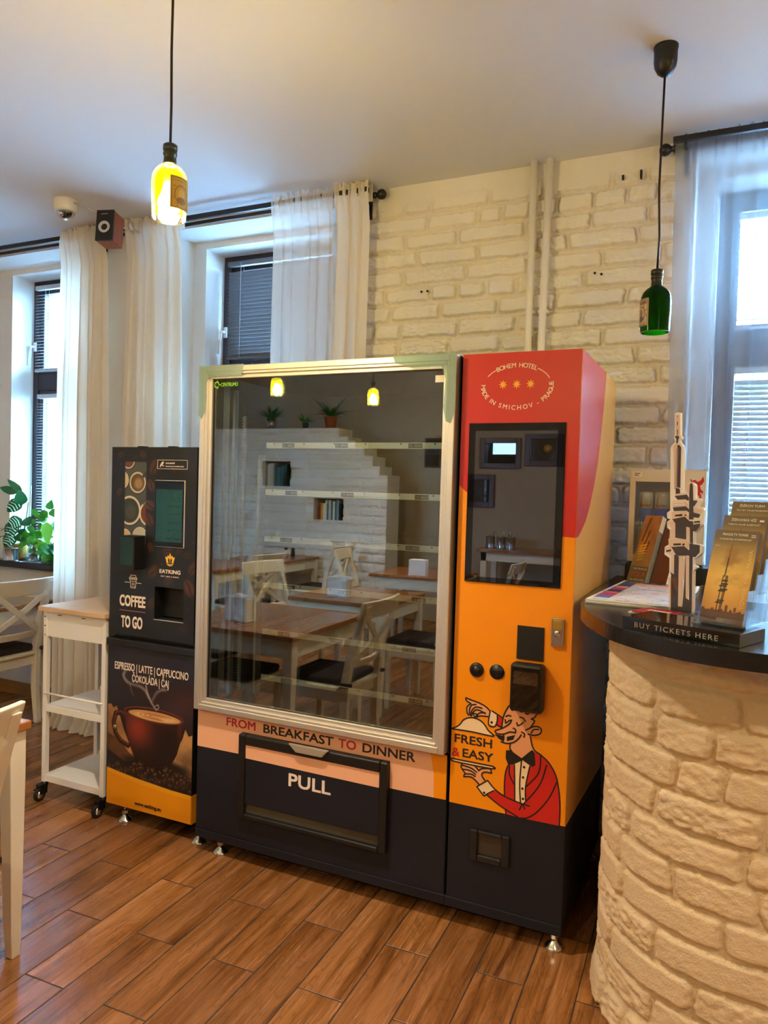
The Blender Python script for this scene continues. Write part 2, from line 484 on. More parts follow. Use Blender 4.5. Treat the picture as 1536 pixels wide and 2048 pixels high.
    L(op('MULTIPLY_ADD', g2, 0.16, op('MULTIPLY_ADD', groove, -0.45, 0.62)), p.inputs['Roughness'])
    p.inputs['Specular IOR Level'].default_value = 0.9
    b = nt.nodes.new('ShaderNodeBump'); b.inputs['Strength'].default_value = 0.55; b.inputs['Distance'].default_value = 0.003
    L(op('ADD', op('MULTIPLY', groove, 1.0), op('MULTIPLY', g2, 0.10)), b.inputs['Height']); L(b.outputs[0], p.inputs['Normal'])
    return m

structure(box('floor', (XL, XR, YB, 3.8, -0.1, 0.0), floor_mat()), 'brown wood look plank floor tiles with dark joints', 'floor')
structure(box('ceiling', (XL - .2, XR + .2, YB - .2, 3.9, CEIL, CEIL + 0.12), M_CEIL), 'plain pale painted ceiling', 'ceiling')

# windows: (outer recess x0, x1, opening x0, x1)
WIN = [(-4.60, -3.41, -4.33, -3.46), (-2.83, -1.72, -2.746, -1.93), (-0.165, 1.35, -0.081, 1.25)]
ZS, ZT, ZSILL = 2.80, 2.765, 0.895
YO = 3.80
wb = MB()
wb.box(XL, WIN[0][0], Y1, YO, 0, CEIL); wb.box(WIN[0][1], WIN[1][0], Y1, YO, 0, CEIL)
wb.box(WIN[1][1], WIN[2][0], Y1 + 0.02, YO, 0, CEIL); wb.box(WIN[2][1], XR, Y1, YO, 0, CEIL)
for o0, o1, i0, i1 in WIN:
    wb.box(o0, o1, Y1, YO, ZS, CEIL)
    wb.box(o0, o1, Y2, YO, ZT, ZS)
    wb.box(o0, i0, Y2, YO, 0.85, ZT); wb.box(i1, o1, Y2, YO, 0.85, ZT)
    wb.box(o0, o1, Y2, YO, 0, 0.85)
structure(wb.build('wall_back', M_WHITE), 'white plastered window wall with stepped recesses', 'wall')
structure(box('wall_left', (XL - .2, XL, YB, 3.8, 0, CEIL), M_WHITE), 'white side wall left of the windows', 'wall')
structure(box('wall_right', (XR, XR + .2, YB, 3.8, 0, CEIL), M_WHITE), 'white side wall behind the counter', 'wall')
structure(box('wall_rear', (XL, XR, YB - .2, YB, 0, CEIL), M_BEIGE), 'beige wall opposite the vending machines', 'wall')
bb = MB(); bb.box(WIN[0][0], WIN[0][1], Y2 - 0.014, Y2, 0, 0.085); bb.box(XL, WIN[0][0], Y1 - 0.014, Y1, 0, 0.085); bb.box(WIN[0][1], WIN[1][0], Y1 - 0.014, Y1, 0, 0.085)
structure(bb.build('baseboard_back', M_BASE, None, 0.003), 'brown wooden baseboard under the window', 'baseboard')

# ---- white painted brick relief
def brick_field(U, V, pitch, length, joint, seed, vary=0.35, zoff=0.0, edge=0.008, groove=.75, face=1.0):
    rng = np.random.RandomState(seed)
    Vw = V + 0.004 * (fbm(U * 3, V * 3, seed + 5) - 0.5) * 2
    row = np.floor((Vw - zoff) / pitch).astype(int); r0, r1 = row.min(), row.max()
    H = np.zeros(U.shape); T = np.zeros(U.shape)
    umin, umax = U.min() - 1, U.max() + 1
    wob = 0.005 * (fbm(U * 28, V * 28, seed + 1, 3) - 0.5) * 2 + 0.004 * (fbm(U * 80, V * 80, seed + 2, 2) - 0.5) * 2
    rough = fbm(U * 60, V * 110, seed + 3, 4) - 0.5
    for r in range(r0, r1 + 1):
        mk = row == r
        if not mk.any(): continue
        vv = Vw[mk] - zoff - r * pitch; uu = U[mk] + 0.004 * np.sin(vv * 40 + r)
        edges = [umin + rng.rand() * length]
        while edges[-1] < umax:
            edges.append(edges[-1] + length * (0.5 if rng.rand() < 0.38 else 1.0) * (1 + vary * (rng.rand() - 0.5)))
        edges = np.array(edges); k = np.clip(np.searchsorted(edges, uu) - 1, 0, len(edges) - 2)
        a = uu - edges[k]; b = edges[k + 1] - uu
        hgt = (0.72 + 0.5 * rng.rand(len(edges)))[k]; rg = (0.15 + 1.0 * rng.rand(len(edges)) ** 2)[k] * face
        ins = (0.004 * rng.rand(len(edges)))[k]; tilt = (rng.rand(len(edges)) - 0.5)[k] * 0.5
        j = joint / 2 + ins
        rx = np.minimum(a, b) - j; ry = np.minimum(vv, pitch - vv) - j * 0.9
        rc = 0.013
        d = np.where((rx < rc) & (ry < rc), rc - np.hypot(np.maximum(rc - rx, 0), np.maximum(rc - ry, 0)), np.minimum(rx, ry)) + wob[mk]
        s = np.clip(d / edge + 0.5, 0, 1); s = s * s * (3 - 2 * s)
        H[mk] = s * (hgt + tilt * (vv / pitch - 0.5) + rg * rough[mk] * 0.9)
        T[mk] = s
        H[mk] -= groove * np.exp(-((d + .001) / .0038) ** 2)
    H += 0.10 * (fbm(U * 18, V * 18, seed + 8) - 0.5)
    return H, T

def brick_mat(name, brick, mortar, bumps=0.35):
    m = mat(name, brick, 0.8, bump=bumps, bscale=170); nt = m.node_tree
    a = nt.nodes.new('ShaderNodeVertexColor'); a.layer_name = 'print'
    nt.links.new(a.outputs['Color'], nt.nodes['Principled BSDF'].inputs['Base Color'])
    return m
M_BRICK = brick_mat('white_painted_brick', 'e2dace', 'b9a98f')
def hexc(c): return np.array(tuple(int(c[i:i + 2], 16) / 255 for i in (0, 2, 4)))

def brick_wall(name, x0, x1, z0, z1, step, y, relief, seed, pitch, length, top_plain=0.0, face=-1):
    nx = int((x1 - x0) / step); nz = int((z1 - z0) / step)
    U, V = np.meshgrid(np.linspace(x0, x1, nx + 1), np.linspace(z0, z1, nz + 1))
    H, T = brick_field(U, V, pitch, length, 0.017, seed)
    if top_plain:
        fade = np.clip((z1 - top_plain - V + 0.09 * (fbm(U * 3, V * 3, 3) - 0.5)) / 0.05, 0, 1)
        H = H * fade + (0.85 + 0.25 * (fbm(U * 6, V * 6, 77) - 0.5)) * (1 - fade); T = T * fade + (1 - fade) * 0.8
    dirt = fbm(U * 2.5, V * 2.5, seed + 20)[..., None]
    C = hexc('e0d7c9') * (1 - T[..., None]) + hexc('e9e3da') * T[..., None]
    C = C * (0.93 + 0.12 * dirt)
    co = np.stack([U, np.full(U.shape, y) + face * relief * H, V], -1).reshape(-1, 3)
    idx = np.arange(co.shape[0]).reshape(U.shape)
    q = np.stack([idx[:-1, :-1], idx[:-1, 1:], idx[1:, 1:], idx[1:, :-1]], -1).reshape(-1, 4)
    if face > 0: q = q[:, ::-1]
    return grid_mesh(name, co, q, M_BRICK, None, None, C.reshape(-1, 3))
structure(brick_wall('wall_brick', WIN[1][1], WIN[2][0], 0.0, CEIL, 0.0045, Y1 + 0.012, 0.017, 21, 0.082, 0.27, 0.055),
          'white painted brick wall between the windows', 'wall')

M_WHITEP = mat('white_pipe_paint', 'efe9dd', .45)
# ---- windows
M_HANDLE = mat('white_handle', 'e8ecef', 0.3)
def window(n, i0, i1, label, zt0=2.03, zt1=2.145, handle=True):
    w = bpy.data.objects.new('window_%d' % n, None); COL.objects.link(w); w.location = (i0, Y3, ZSILL)
    structure(w, label, 'window')
    W_, H_ = i1 - i0, ZT - ZSILL; a, b = zt0 - ZSILL, zt1 - ZSILL
    m = MB(); t = 0.05
    m.box(0, t, 0, .07, 0, H_); m.box(W_ - t, W_, 0, .07, 0, H_); m.box(t, W_ - t, 0, .07, 0, t); m.box(t, W_ - t, 0, .07, H_ - t, H_); m.box(t, W_ - t, 0, .07, a, b)
    m.build('frame', M_FRAME, w, 0.004)
    for nm, z0, z1 in (('lower_sash', t, a), ('upper_sash', b, H_ - t)):
        s = MB(); k = 0.035; x0, x1 = t, W_ - t
        s.box(x0, x0 + k, .012, .058, z0, z1); s.box(x1 - k, x1, .012, .058, z0, z1); s.box(x0 + k, x1 - k, .012, .058, z0, z0 + k); s.box(x0 + k, x1 - k, .012, .058, z1 - k, z1)
        so = s.build(nm, M_FRAME, w, 0.003)
        box('pane', (x0 + k, x1 - k, .032, .038, z0 + k, z1 - k), M_PANE, so)
    if handle:
        h = MB(); h.box(.012, .032, -.012, 0, 1.40, 1.46); h.tube([(.022, -.01, 1.43), (.022, -.035, 1.43), (.02, -.04, 1.42), (.004, -.043, 1.34), (0, -.043, 1.30)], [.007, .007, .0075, .007, .006])
        h.build('handle', M_HANDLE, w)
    return w
window(1, WIN[0][2], WIN[0][3], 'dark framed window above the plant sill')
window(2, WIN[1][2], WIN[1][3], 'dark framed window above the glass vending machine')
window(3, WIN[2][2], WIN[2][3], 'dark framed window behind the counter', 2.01, 2.155, False)
for k, (o0, o1, i0, i1) in enumerate(WIN):
    s = box('trim_%d' % (k + 1), (o0, o1, Y2 - 0.075, Y3 + 0.02, ZSILL - 0.045, ZSILL), M_SILL, None, 0.006)
    structure(s, ['black window sill carrying the plants', 'black window sill behind the vending machine', 'black window sill behind the counter'][k], 'window sill')

# two heating pipes running up the bricks
pp = thing('heating_pipes', 'pair of white heating pipes on the brick wall behind the vending machine', 'pipe', (-.805, 3.158, 0))
MB().tube([(0, 0, .05), (0, 0, CEIL)], .0150, 16).build('pipe', M_WHITEP, pp)
MB().tube([(.034, 0, .05), (.066, 0, CEIL)], .0155, 16).build('pipe', M_WHITEP, pp)
pc = MB()
for x in (0, .058): pc.box(x - .02, x + .02, 0, .035, 2.20, 2.212)
pc.build('pipe_clip', M_WHITEP, pp)
for k, (x, z, h) in enumerate(((-.442, 2.7346, .018), (-.3715, 2.738, .032))):
    tag(MB().box(x - .004, x + .004, 3.184, 3.205, z - h / 2, z + h / 2).build('wall_hook', M_BLACKP), ('short', 'longer')[k] + ' black hook stub in the brick wall near the ceiling', 'hook')
for k, (x, z) in enumerate(((-1.322, 2.346), (-1.292, 2.346), (-.542, 2.357), (-.515, 2.350))):
    tag(MB().lathe([(.005, 0), (.005, .006)], 10, 0, (x, 3.196, z), Matrix.Rotation(PI / 2, 4, 'X')).build('screw_hole', M_BLACKP), ('left dark screw plug of the pair by the curtain', 'right dark screw plug of the pair by the curtain', 'left dark screw plug of the pair right of the pipes', 'right dark screw plug of the pair right of the pipes')[k], 'screw hole')

# ---- venetian blinds
M_SLAT = mat('blind_slat', 'c3c7cc', 0.35, 0.25)
M_SLATD = mat('grey_blind_slat', '6c6e72', 0.35, 0.25)
M_CORD = mat('white_cord', 'dfe3e6', 0.6)
def blind(x0, x1, z0, z1, ang, label, y=Y3 - 0.02, pitch=0.0205, m=None, cords=(0.13, 0.87)):
    t = thing('venetian_blind', label, 'blind', ((x0 + x1) / 2, y, z0)); h = z1 - z0; w = (x1 - x0) / 2
    box('headrail', (-w, w, -.014, .014, h - .028, h), m or M_SLAT, t, 0.002)
    s = MB(); n = int((h - .05) / pitch); c, si = math.cos(ang), math.sin(ang)
    for i in range(n):
        z = 0.022 + pitch * i
        prof = [(-.0125, -.0008), (-.006, .0008), (0, .0014), (.006, .0008), (.0125, -.0008)]
        v = []
        for x in (-w, w):
            for off in (0, 0.0006):
                for (a, b) in prof: v.append((x, a * c - (b + off) * si, z + a * si + (b + off) * c))
        f = []
        for j in range(4):
            f += [(j, j + 10, j + 11, j + 1), (5 + j, 6 + j, 16 + j, 15 + j)]
        f += [(0, 5, 15, 10), (4, 14, 19, 9)]
        s.add(v, f, 0, True)
    s.build('slats', m or M_SLAT, t)
    box('bottom_rail', (-w, w, -.011, .011, 0, .014), m or M_SLAT, t, 0.002)
    for k in cords:
        for yy in (-.014, .014): MB().tube([(-w + 2 * w * k, yy, 0.01), (-w + 2 * w * k, yy, h - .01)], .0012, 5).build('ladder_cord', M_CORD, t)
    return t
a, b = WIN[0][2] + .05, WIN[0][3] - .05
blind(a, b, 2.15, 2.725, 0.30, 'grey open venetian blind in upper sash of the plant window')
blind(a + .03, b, ZSILL + .05, 2.00, 0.12, 'white venetian blind in lower sash behind the plants', pitch=0.019)
a, b = WIN[1][2] + .05, WIN[1][3] - .05
blind(a, b, 2.16, 2.725, -0.95, 'dark grey tilted venetian blind above the glass vending machine', m=M_SLATD, pitch=0.0215)
blind(a, b, ZSILL + .05, 2.00, -0.95, 'closed venetian blind in lower sash behind the tall curtain', m=M_SLATD, pitch=0.0215)
a, b = WIN[2][2] + .075, WIN[2][3] - .05
blind(a, b, 2.16, 2.66, 0.02, 'thin open venetian blind in upper sash behind the counter', pitch=0.023, cords=(0.06, 0.3, 0.8))
blind(a + .01, b, ZSILL + .05, 2.00, 1.15, 'tilted pale venetian blind in lower sash behind the counter', pitch=0.022, cords=(0.06, 0.3, 0.8))

# ---- outside: lawn and trees far behind the glass
structure(box('ground_outside', (-40, 40, 4.2, 60, -1.3, -1.2), mat('pale_paving', 'a2a7ae', 0.9)), 'pale paved yard outside the windows', 'ground')
def tree(x, y, h, r, label, n, seed):
    rng = random.Random(seed)
    t = thing('tree', label, 'tree', (x, y, -1.2))
    MB().tube([(0, 0, 0), (.05, 0, h * .4), (.0, .05, h * .8)], [.14, .1, .05], 8).build('trunk', mat('bark', '55422f', 0.9), t)
    v = []; f = []
    for i in range(n):
        d = Vector((rng.gauss(0, 1), rng.gauss(0, 1), rng.gauss(0, 1))).normalized() * r * rng.random() ** 0.4
        c = Vector((0, 0, h)) + Vector((d.x, d.y, d.z * 1.25)); s = 0.10 + rng.random() * 0.10
        a = Vector((rng.gauss(0, 1), rng.gauss(0, 1), rng.gauss(0, 1))).normalized(); b = a.orthogonal().normalized()
        o = len(v); v += [c - a * s, c + b * s * .5, c + a * s, c - b * s * .5]; f.append((o, o + 1, o + 2, o + 3))
    MB().add(v, f).build('crown', mat('tree_leaves', '86ab6e', 0.6, var=.4, vscale=1.2), t)
tree(-9.6, 9.4, 3.3, 0.75, 'green tree outside, seen through the plant window', 1800, 3)
tree(0.9, 13.5, 3.0, 1.5, 'green tree outside, seen through the counter window', 2600, 5)

# ================================================================== THE TALL GLASS FRONT VENDING MACHINE
M_DARKIN = mat('dark_machine_interior', '1b1d1e', 0.6)
M_GLASSV = glass_mat('vending_glass', (0.84, 0.88, 0.86), 0.135, gloss=(0.95, 0.95, 0.90))
M_SCREEN = shader_mix('dark_screen', lambda nt: mixs(nt, 0.16, nd(nt, 'ShaderNodeBsdfDiffuse', Color=(.006, .006, .007, 1)).outputs[0], nd(nt, 'ShaderNodeBsdfGlossy', Color=(1, 1, 1, 1), Roughness=0.0).outputs[0]))
M_SCREENB = shader_mix('black_screen_border', lambda nt: mixs(nt, 0.045, nd(nt, 'ShaderNodeBsdfDiffuse', Color=(.004, .004, .004, 1)).outputs[0], nd(nt, 'ShaderNodeBsdfGlossy', Color=(1, 1, 1, 1), Roughness=0.02).outputs[0]))
M_FILM = shader_mix('protective_film', lambda nt: mixs(nt, 0.35, nd(nt, 'ShaderNodeBsdfTransparent', Color=(.75, .88, .84, 1)).outputs[0],
                    mixs(nt, 0.22, nd(nt, 'ShaderNodeBsdfDiffuse', Color=(.50, .58, .55, 1)).outputs[0], nd(nt, 'ShaderNodeBsdfGlossy', Color=(1, 1, 1, 1), Roughness=0.15).outputs[0])))
M_RAIL = mat('cream_price_rail', 'fff6e6', 0.4, .15)
M_TAG = mat('black_price_tag', '141414', 0.5)
M_TAGTXT = mat('tag_digits', 'c9c2ae', 0.5)
M_CENT = mat('green_lettering', '8fd23a', 0.5)

def vending_machine():
    X0, YF = -1.832, 2.29
    t = thing('vending_machine', 'tall orange and navy vending machine with a large empty glass front', 'vending machine', (X0, YF, 0))
    D, Wg, Wt, ZB, ZTOP = 0.735, 1.031, 1.415, 0.06, 1.872
    # glass cabinet: shell with an open front, shelves inside
    c = MB()
    c.box(0, .04, .012, D, .56, ZTOP); c.box(Wg - .045, Wg - .004, .012, D, .56, ZTOP); c.box(.04, Wg - .045, .012, D, 1.845, ZTOP - .002)
    c.box(.04, Wg - .045, D - .03, D, .56, 1.845); c.box(.04, Wg - .045, .012, D - .03, .54, .585); c.box(0, Wg - .004, .004, D, ZB + .03, .54)
    c.build('cabinet', M_DARKIN, t, 0.003)
    k = MB(); k.box(Wg + .004, Wt, .004, D, ZB + .03, ZTOP); k.build('control_cabinet', M_NAVY, t, 0.003)
    p = MB(); p.box(0, Wg, -.002, D, ZB, ZB + .032); p.box(Wg, Wt, -.002, D, ZB, ZB + .032); p.build('plinth', M_NAVY, t, 0.002)
    # coloured sheets on the front: each a thin vinyl panel
    def sheet(name, poly, m, d=0.002, parent=t, y=0.004):
        return MB().prism(poly, y - d, y).build(name, m, parent)
    # lower front, left of the gap
    lo = sheet('front_panel', [(0, .094), (Wg - .006, .092), (Wg - .006, .560), (0, .565)], M_NAVY)
    sheet('peach_band', [(0, .414), (.206, .416), (.208, .502), (.82, .502), (.822, .409), (.982, .409), (.980, .487), (.966, .558), (0, .563)], M_PEACH, .0008, lo, .002)
    sheet('orange_corner', [(.982, .409), (Wg - .006, .410), (Wg - .006, .558), (.966, .558), (.980, .487)], M_ORANGE, .0008, lo, .002)
    # right column sheets
    co = sheet('column_panel', [(Wg + .006, .092), (Wt, .092), (Wt, .406), (Wg + .006, .406)], M_NAVY)
    sheet('orange_sheet', [(Wg + .006, .406), (Wt, .406), (Wt, 1.298), (1.375, 1.300), (1.30, 1.31), (1.06, 1.43), (Wg + .006, 1.450)], M_ORANGE, .001, co, .003)
    sheet('red_sheet', [(Wg + .006, 1.450), (1.06, 1.43), (1.30, 1.31), (1.375, 1.300), (Wt, 1.298), (Wt, ZTOP), (Wg + .006, ZTOP)], M_RED, .001, co, .003)
    # printed right side
    fr = lambda a, d, b: (Wt + d, a, b)
    MB().prism([(0.004, .406), (D, .36), (D, ZTOP), (0.004, ZTOP)], 0, .0012, lambda a, d, b: (Wt + .0012 - d, a, b)).build('side_sheet', M_SIDE, t)
    cv = [(.004, 1.298), (.045, 1.302), (.089, 1.318), (.16, 1.345), (.225, 1.392), (.30, 1.465), (.359, 1.545), (.405, 1.64), (.436, 1.725), (.468, 1.81), (.481, ZTOP)]
    MB().prism(cv + [(.004, ZTOP)], 0, .0008, lambda a, d, b: (Wt + .002 - d, a, b)).build('rose_side_sheet', M_ROSE, t)
    # aluminium door frame, mitred profile in three steps
    f = MB()
    def ring(x0, x1, z0, z1, w, ya, yb):
        f.box(x0, x0 + w, ya, yb, z0, z1); f.box(x1 - w, x1, ya, yb, z0, z1); f.box(x0 + w, x1 - w, ya, yb, z0, z0 + w); f.box(x0 + w, x1 - w, ya, yb, z1 - w, z1)
    ring(.002, 1.024, .567, 1.872, .022, -.030, .010); ring(.022, 1.004, .587, 1.852, .012, -.026, .010); ring(.032, .994, .597, 1.842, .016, -.017, .010)
    fo = f.build('door_frame', M_ALU, t, 0.0025)
    g = MB(); g.box(.046, .98, -.004, -.001, .611, 1.828); g.build('glass_pane', M_GLASSV, t)
    g = MB(); g.box(.046, .98, .0115, .0118, .611, 1.828); g.build('inner_glass_pane', glass_mat('inner_glass', (0.92, 0.94, 0.93), 0.03), t)
    s = MB(); s.box(.040, .050, -.008, .004, .605, 1.834); s.box(.976, .986, -.008, .004, .605, 1.834); s.box(.05, .976, -.008, .004, .605, .613); s.box(.05, .976, -.008, .004, 1.826, 1.834)
    s.build('glass_seal', M_RUBBER, t)
    # protective film left on the frame corners
    def film(pts, y=-.0312):
        m = MB(); n = len(pts)
        m.prism(pts, y, y + .0006); return m.build('protective_film', M_FILM, fo)
    film([(-.002, 1.875), (.20, 1.875), (.19, 1.835), (.045, 1.833), (.03, 1.815), (.028, 1.70), (.012, 1.675), (-.002, 1.69)])
    film([(.80, 1.875), (1.026, 1.875), (1.026, 1.69), (1.012, 1.648), (.995, 1.655), (.985, 1.70), (.990, 1.79), (.975, 1.835), (.87, 1.832), (.81, 1.85)])
    # lettering over the hatch
    for s_, m_, x_, w_ in (('FROM', M_LETTERR, .130, .132), ('BREAKFAST', M_LETTERD, .297, .296), ('TO', M_LETTERR, .616, .070), ('DINNER', M_LETTERD, .708, .198)):
        text('lettering', s_, m_, lo, face_front(x_ + (.003), .0005, .516), bold=.016, width=w_, height=.034)
    # delivery hatch
    h = MB(); x0, x1, z0, z1 = .207, .820, .186, .501; w = .029
    ringp = [(x0, x0 + w), (x1 - w, x1)]
    h.box(x0, x0 + w, -.022, .004, z0, z1); h.box(x1 - w, x1, -.022, .004, z0, z1); h.box(x0 + w, x1 - w, -.022, .004, z1 - .036, z1); h.box(x0 + w, x1 - w, -.022, .004, z0, z0 + .018)
    ho = h.build('delivery_hatch', M_BLACKP, t, 0.006, 3)
    box('hatch_floor', (x0 + w, x1 - w, -.004, .004, .204, .30), mat('hatch_inside', '4a4436', 0.5), ho)
    fl = box('hatch_flap', (.236, .790, -.014, -.002, .240, .463), M_NAVY, t, 0.002)
    sheet('peach_band', [(.2375, .412), (.7885, .409), (.7885, .4615), (.2375, .4615)], M_PEACH, .0008, fl, -.014)
    text('lettering', 'PULL', M_LETTER, fl, face_front(.423, -.0146, .346), bold=.018, width=.174, height=.050)
    MB().prism([(.432, .506), (.596, .506), (.572, .480), (.462, .480)], -.034, -.020).build('handle', mat('translucent_handle', '9c8f80', 0.3), ho, .003)
    # interior: lift rail and the seven shelves with price rails
    r = MB(); r.box(.060, .072, .10, .12, .60, 1.80); r.box(.140, .150, .16, .20, .60, 1.55); r.box(.045, .052, .06, .09, .60, 1.83); r.build('lift_rail', M_ALU, t)
    ch = MB(); ch.box(.098, .108, .118, .126, .62, 1.70)
    for i in range(100): ch.box(.096, .110, .112, .118, .62 + i * .0108, .6255 + i * .0108)
    ch.build('lift_chain', M_ALU, t); box('lift_motor', (.095, .125, .10, .15, 1.70, 1.76), M_BLACKP, t, .003)
    seg = {'1': 'bc'}
    for i, z in enumerate((1.588, 1.407, 1.226, 1.045, .863, .684)):
        sh = MB(); sh.box(.20, .965, .135, D - .06, z - .006, z); so = sh.build('shelf', M_DARKIN, t)
        box('price_rail', (.20, .965, .128, .134, z - .013, z + .009), M_RAIL, so, .001)
        for j, x in enumerate((.275, .505, .80)):
            jx = x + (.03 if i % 2 else 0) * (1 if j else .6)
            tg = box('price_tag', (jx, jx + .052, .1262, .1285, z - .010, z + .006), M_TAG, so)
            text('tag_digits', '%d%d 8888' % (i, 1 + 2 * j), M_TAGTXT, so, face_front(jx + .003, .1260, z - .007), width=.046, height=.010)
        for x in (.235, .37, .50, .63, .77, .90): MB().lathe([(.0035, 0), (.0035, .002), (.001, .003)], 8, 0, (x, .128, z + .004), Matrix.Rotation(PI / 2, 4, 'X')).build('rivet', M_CHROME, so)
        dv = MB()
        for x in (.27, .36, .45, .54, .63, .72, .81, .90): dv.box(x, x + .0015, .14, D - .08, z, z + .035); dv.tube([(x + .03, .137, z + .012), (x + .03, .137, z + .05)], .0012, 5)
        dv.build('divider', glass_mat('clear_plastic%d' % i, (.9, .93, .93), .05), so)
    box('shelf_sticker', (.945, .978, -.0052, -.0042, 1.785, 1.808), M_PAPER, t)
    lg = MB(); lg.stroke([(.0605 + .010 * math.cos(a), 1.806 + .010 * math.sin(a)) for a in np.linspace(0.4, 5.6, 12)], .0035, -.0055, -.0046)
    for a in np.linspace(0, 2 * PI, 6)[:-1]: lg.stroke([(.0605 + .0105 * math.cos(a), 1.806 + .0105 * math.sin(a)), (.0605 + .0145 * math.cos(a), 1.806 + .0145 * math.sin(a))], .004, -.0055, -.0046)
    lg.build('emblem', M_CENT, t)
    text('lettering', 'CENTRUMO', M_CENT, t, face_front(.0785, -.0046, 1.799), bold=.005, width=.078, height=.0145)
    # touch screen
    s = MB(); s.box(1.066, 1.375, -.004, .006, 1.140, 1.650); so = s.build('touch_screen', M_SCREENB, t, .002)
    box('display', (1.089, 1.352, -.0048, -.0038, 1.158, 1.625), M_SCREEN, so)
    # emblem: words round an oval, three eight-pointed stars
    em = MB(); cx, cz, rx, rz = 1.2165, 1.765, .1085, .0665
    def star(x, z):
        m = [(x + (.0145 if i % 2 == 0 else .0065) * math.sin(i * PI / 8 + 0.06), z + (.0155 if i % 2 == 0 else .0065) * math.cos(i * PI / 8 + 0.06)) for i in range(16)]
        em.prism(m, .0013, .0019)
    for x in (1.172, 1.216, 1.260): star(x, 1.771)
    em.build('star_row', M_GOLD, co)
    for a0, a1 in ((150, 128), (53, 20)):
        MB().stroke([(cx + rx * math.cos(math.radians(a)), cz + rz * math.sin(math.radians(a))) for a in np.linspace(a0, a1, 9)], .0024, .0013, .0019).build('emblem_arc', M_LETTER, co)
    def oval(s, a0, a1, h, outer):
        wd = dict(I=.34, M=1.12, H=.98, O=1.10, B=.80, E=.76, T=.74, L=.70, A=.90, D=.98, N=1.0, S=.72, C=.98, V=.88, P=.76, R=.82, G=1.04, U=.94)
        ws = [wd.get(c, .50) + .16 for c in s]; tot = sum(ws) - ws[0] / 2 - ws[-1] / 2; at = 0
        for i, chx in enumerate(s):
            a = math.radians(a0 + (a1 - a0) * at / tot)
            if i + 1 < len(s): at += (ws[i] + ws[i + 1]) / 2
            if chx == ' ': continue
            px, pz = cx + rx * math.cos(a), cz + rz * math.sin(a)
            tx, tz = -rx * math.sin(a), rz * math.cos(a); ang = math.atan2(tz, tx) + (PI if outer else 0)
            M = face_front(px, .0013, pz) @ Matrix.Rotation(ang, 4, 'Z') @ Matrix.Translation((0, -h / 2, 0))
            text('lettering', chx, M_LETTER, co, M, size=h / .727, align='CENTER', bold=.008)
    oval('BOHEM HOTEL', 125, 57, .0150, True)
    oval('MADE IN SMICHOV - PRAGUE', 180, 366, .0148, False)
    # black square, lock, buttons, card terminal, coin return
    box('reader_plate', (1.246, 1.331, -.0015, .002, .908, 1.014), M_BLACKP, t, .001)
    lk = box('lock', (1.353, 1.391, -.007, .002, .961, 1.048), M_CHROME, t, .002)
    box('lock_key_plate', (1.358, 1.386, -.0085, -.006, 1.014, 1.043), mat('brass_key_plate', 'cfa845', 0.3, .8), lk, .001)
    MB().lathe([(.010, 0), (.010, .003), (.004, .004)], 18, 0, (1.372, -.007, 1.001), Matrix.Rotation(PI / 2, 4, 'X')).build('key_barrel', M_CHROME, lk)
    rx_ = Matrix.Rotation(PI / 2, 4, 'X')
    b = MB(); b.lathe([(.0, 0), (.0235, 0), (.0235, .006), (.018, .010), (.0155, .010)], 28, 0, (1.117, .003, .855), rx_); b.lathe([(.0145, .006), (.0145, .013), (.0, .0145)], 28, 0, (1.117, .003, .855), rx_, caps=False); b.build('push_button', M_BLACKP, t)
    b = MB(); b.lathe([(.0, 0), (.0240, 0), (.0240, .004), (.0, .0046)], 28, 0, (1.184, .003, .857), rx_, caps=False); so = b.build('coin_slot', M_BLACKP, t); box('slot', (1.166, 1.203, -.0022, -.0012, .8555, .8585), M_SCREENB, so)
    tm = box('card_terminal', (1.238, 1.341, -.045, .002, .752, .902), M_BLACKP, t, .010)
    box('terminal_screen', (1.245, 1.331, -.0462, -.0445, .764, .893), M_SCREENB, tm, .001)
    box('screen_window', (1.250, 1.326, -.0468, -.0460, .84, .88), M_SCREEN, tm)
    cr = MB(); cr.box(1.114, 1.140, -.010, .004, .238, .337); cr.box(1.220, 1.246, -.010, .004, .238, .337); cr.box(1.14, 1.22, -.010, .004, .238, .258); cr.box(1.14, 1.22, -.010, .004, .326, .337)
    cro = cr.build('coin_return', M_BLACKP, t, .004); box('return_flap', (1.14, 1.22, .001, .004, .258, .326), mat('smoked_flap', '3b332d', 0.3), cro)
    # printed waiter and slogan
    K = .001
    wt = co
    for key, m_, d in (('skin', M_SKINV, .0017), ('cream', M_CREAMV, .0014), ('red', M_RED, .0014), ('black', M_INK, .0011)):
        for i, pl in enumerate(ART_FILL[key]): MB().prism([(x * K, z * K) for x, z in pl], d - i * 4e-5, .0021).build('waiter_' + key, m_, wt)
    a = MB()
    for i, pl in enumerate(ART_LINE): a.stroke([(x * K, z * K) for x, z in smooth2(pl)], .0042, .0008 - i * 2e-6, .0021)
    for x, z in ART_DOT: a.prism([(x * K + .004 * math.cos(q), z * K + .004 * math.sin(q)) for q in np.linspace(0, 2 * PI, 13)[:-1]], .0006, .0021)
    a.build('waiter_outline', M_INK, wt)
    text('lettering', 'FRESH', M_LETTERD, co, face_front(1.046, .0015, .6085), bold=.016, width=.127, height=.030)
    text('lettering', '&', M_LETTERR, co, face_front(1.041, .0015, .5625), bold=.016, width=.026, height=.030)
    text('lettering', 'EASY', M_LETTERD, co, face_front(1.075, .0015, .564), bold=.016, width=.103, height=.030)
    # adjustable feet
    for x, y in ((.096, .035), (Wt - .027, .035), (.096, D - .06), (Wt - .027, D - .06)): levelling_foot(x, y, ZB, t)
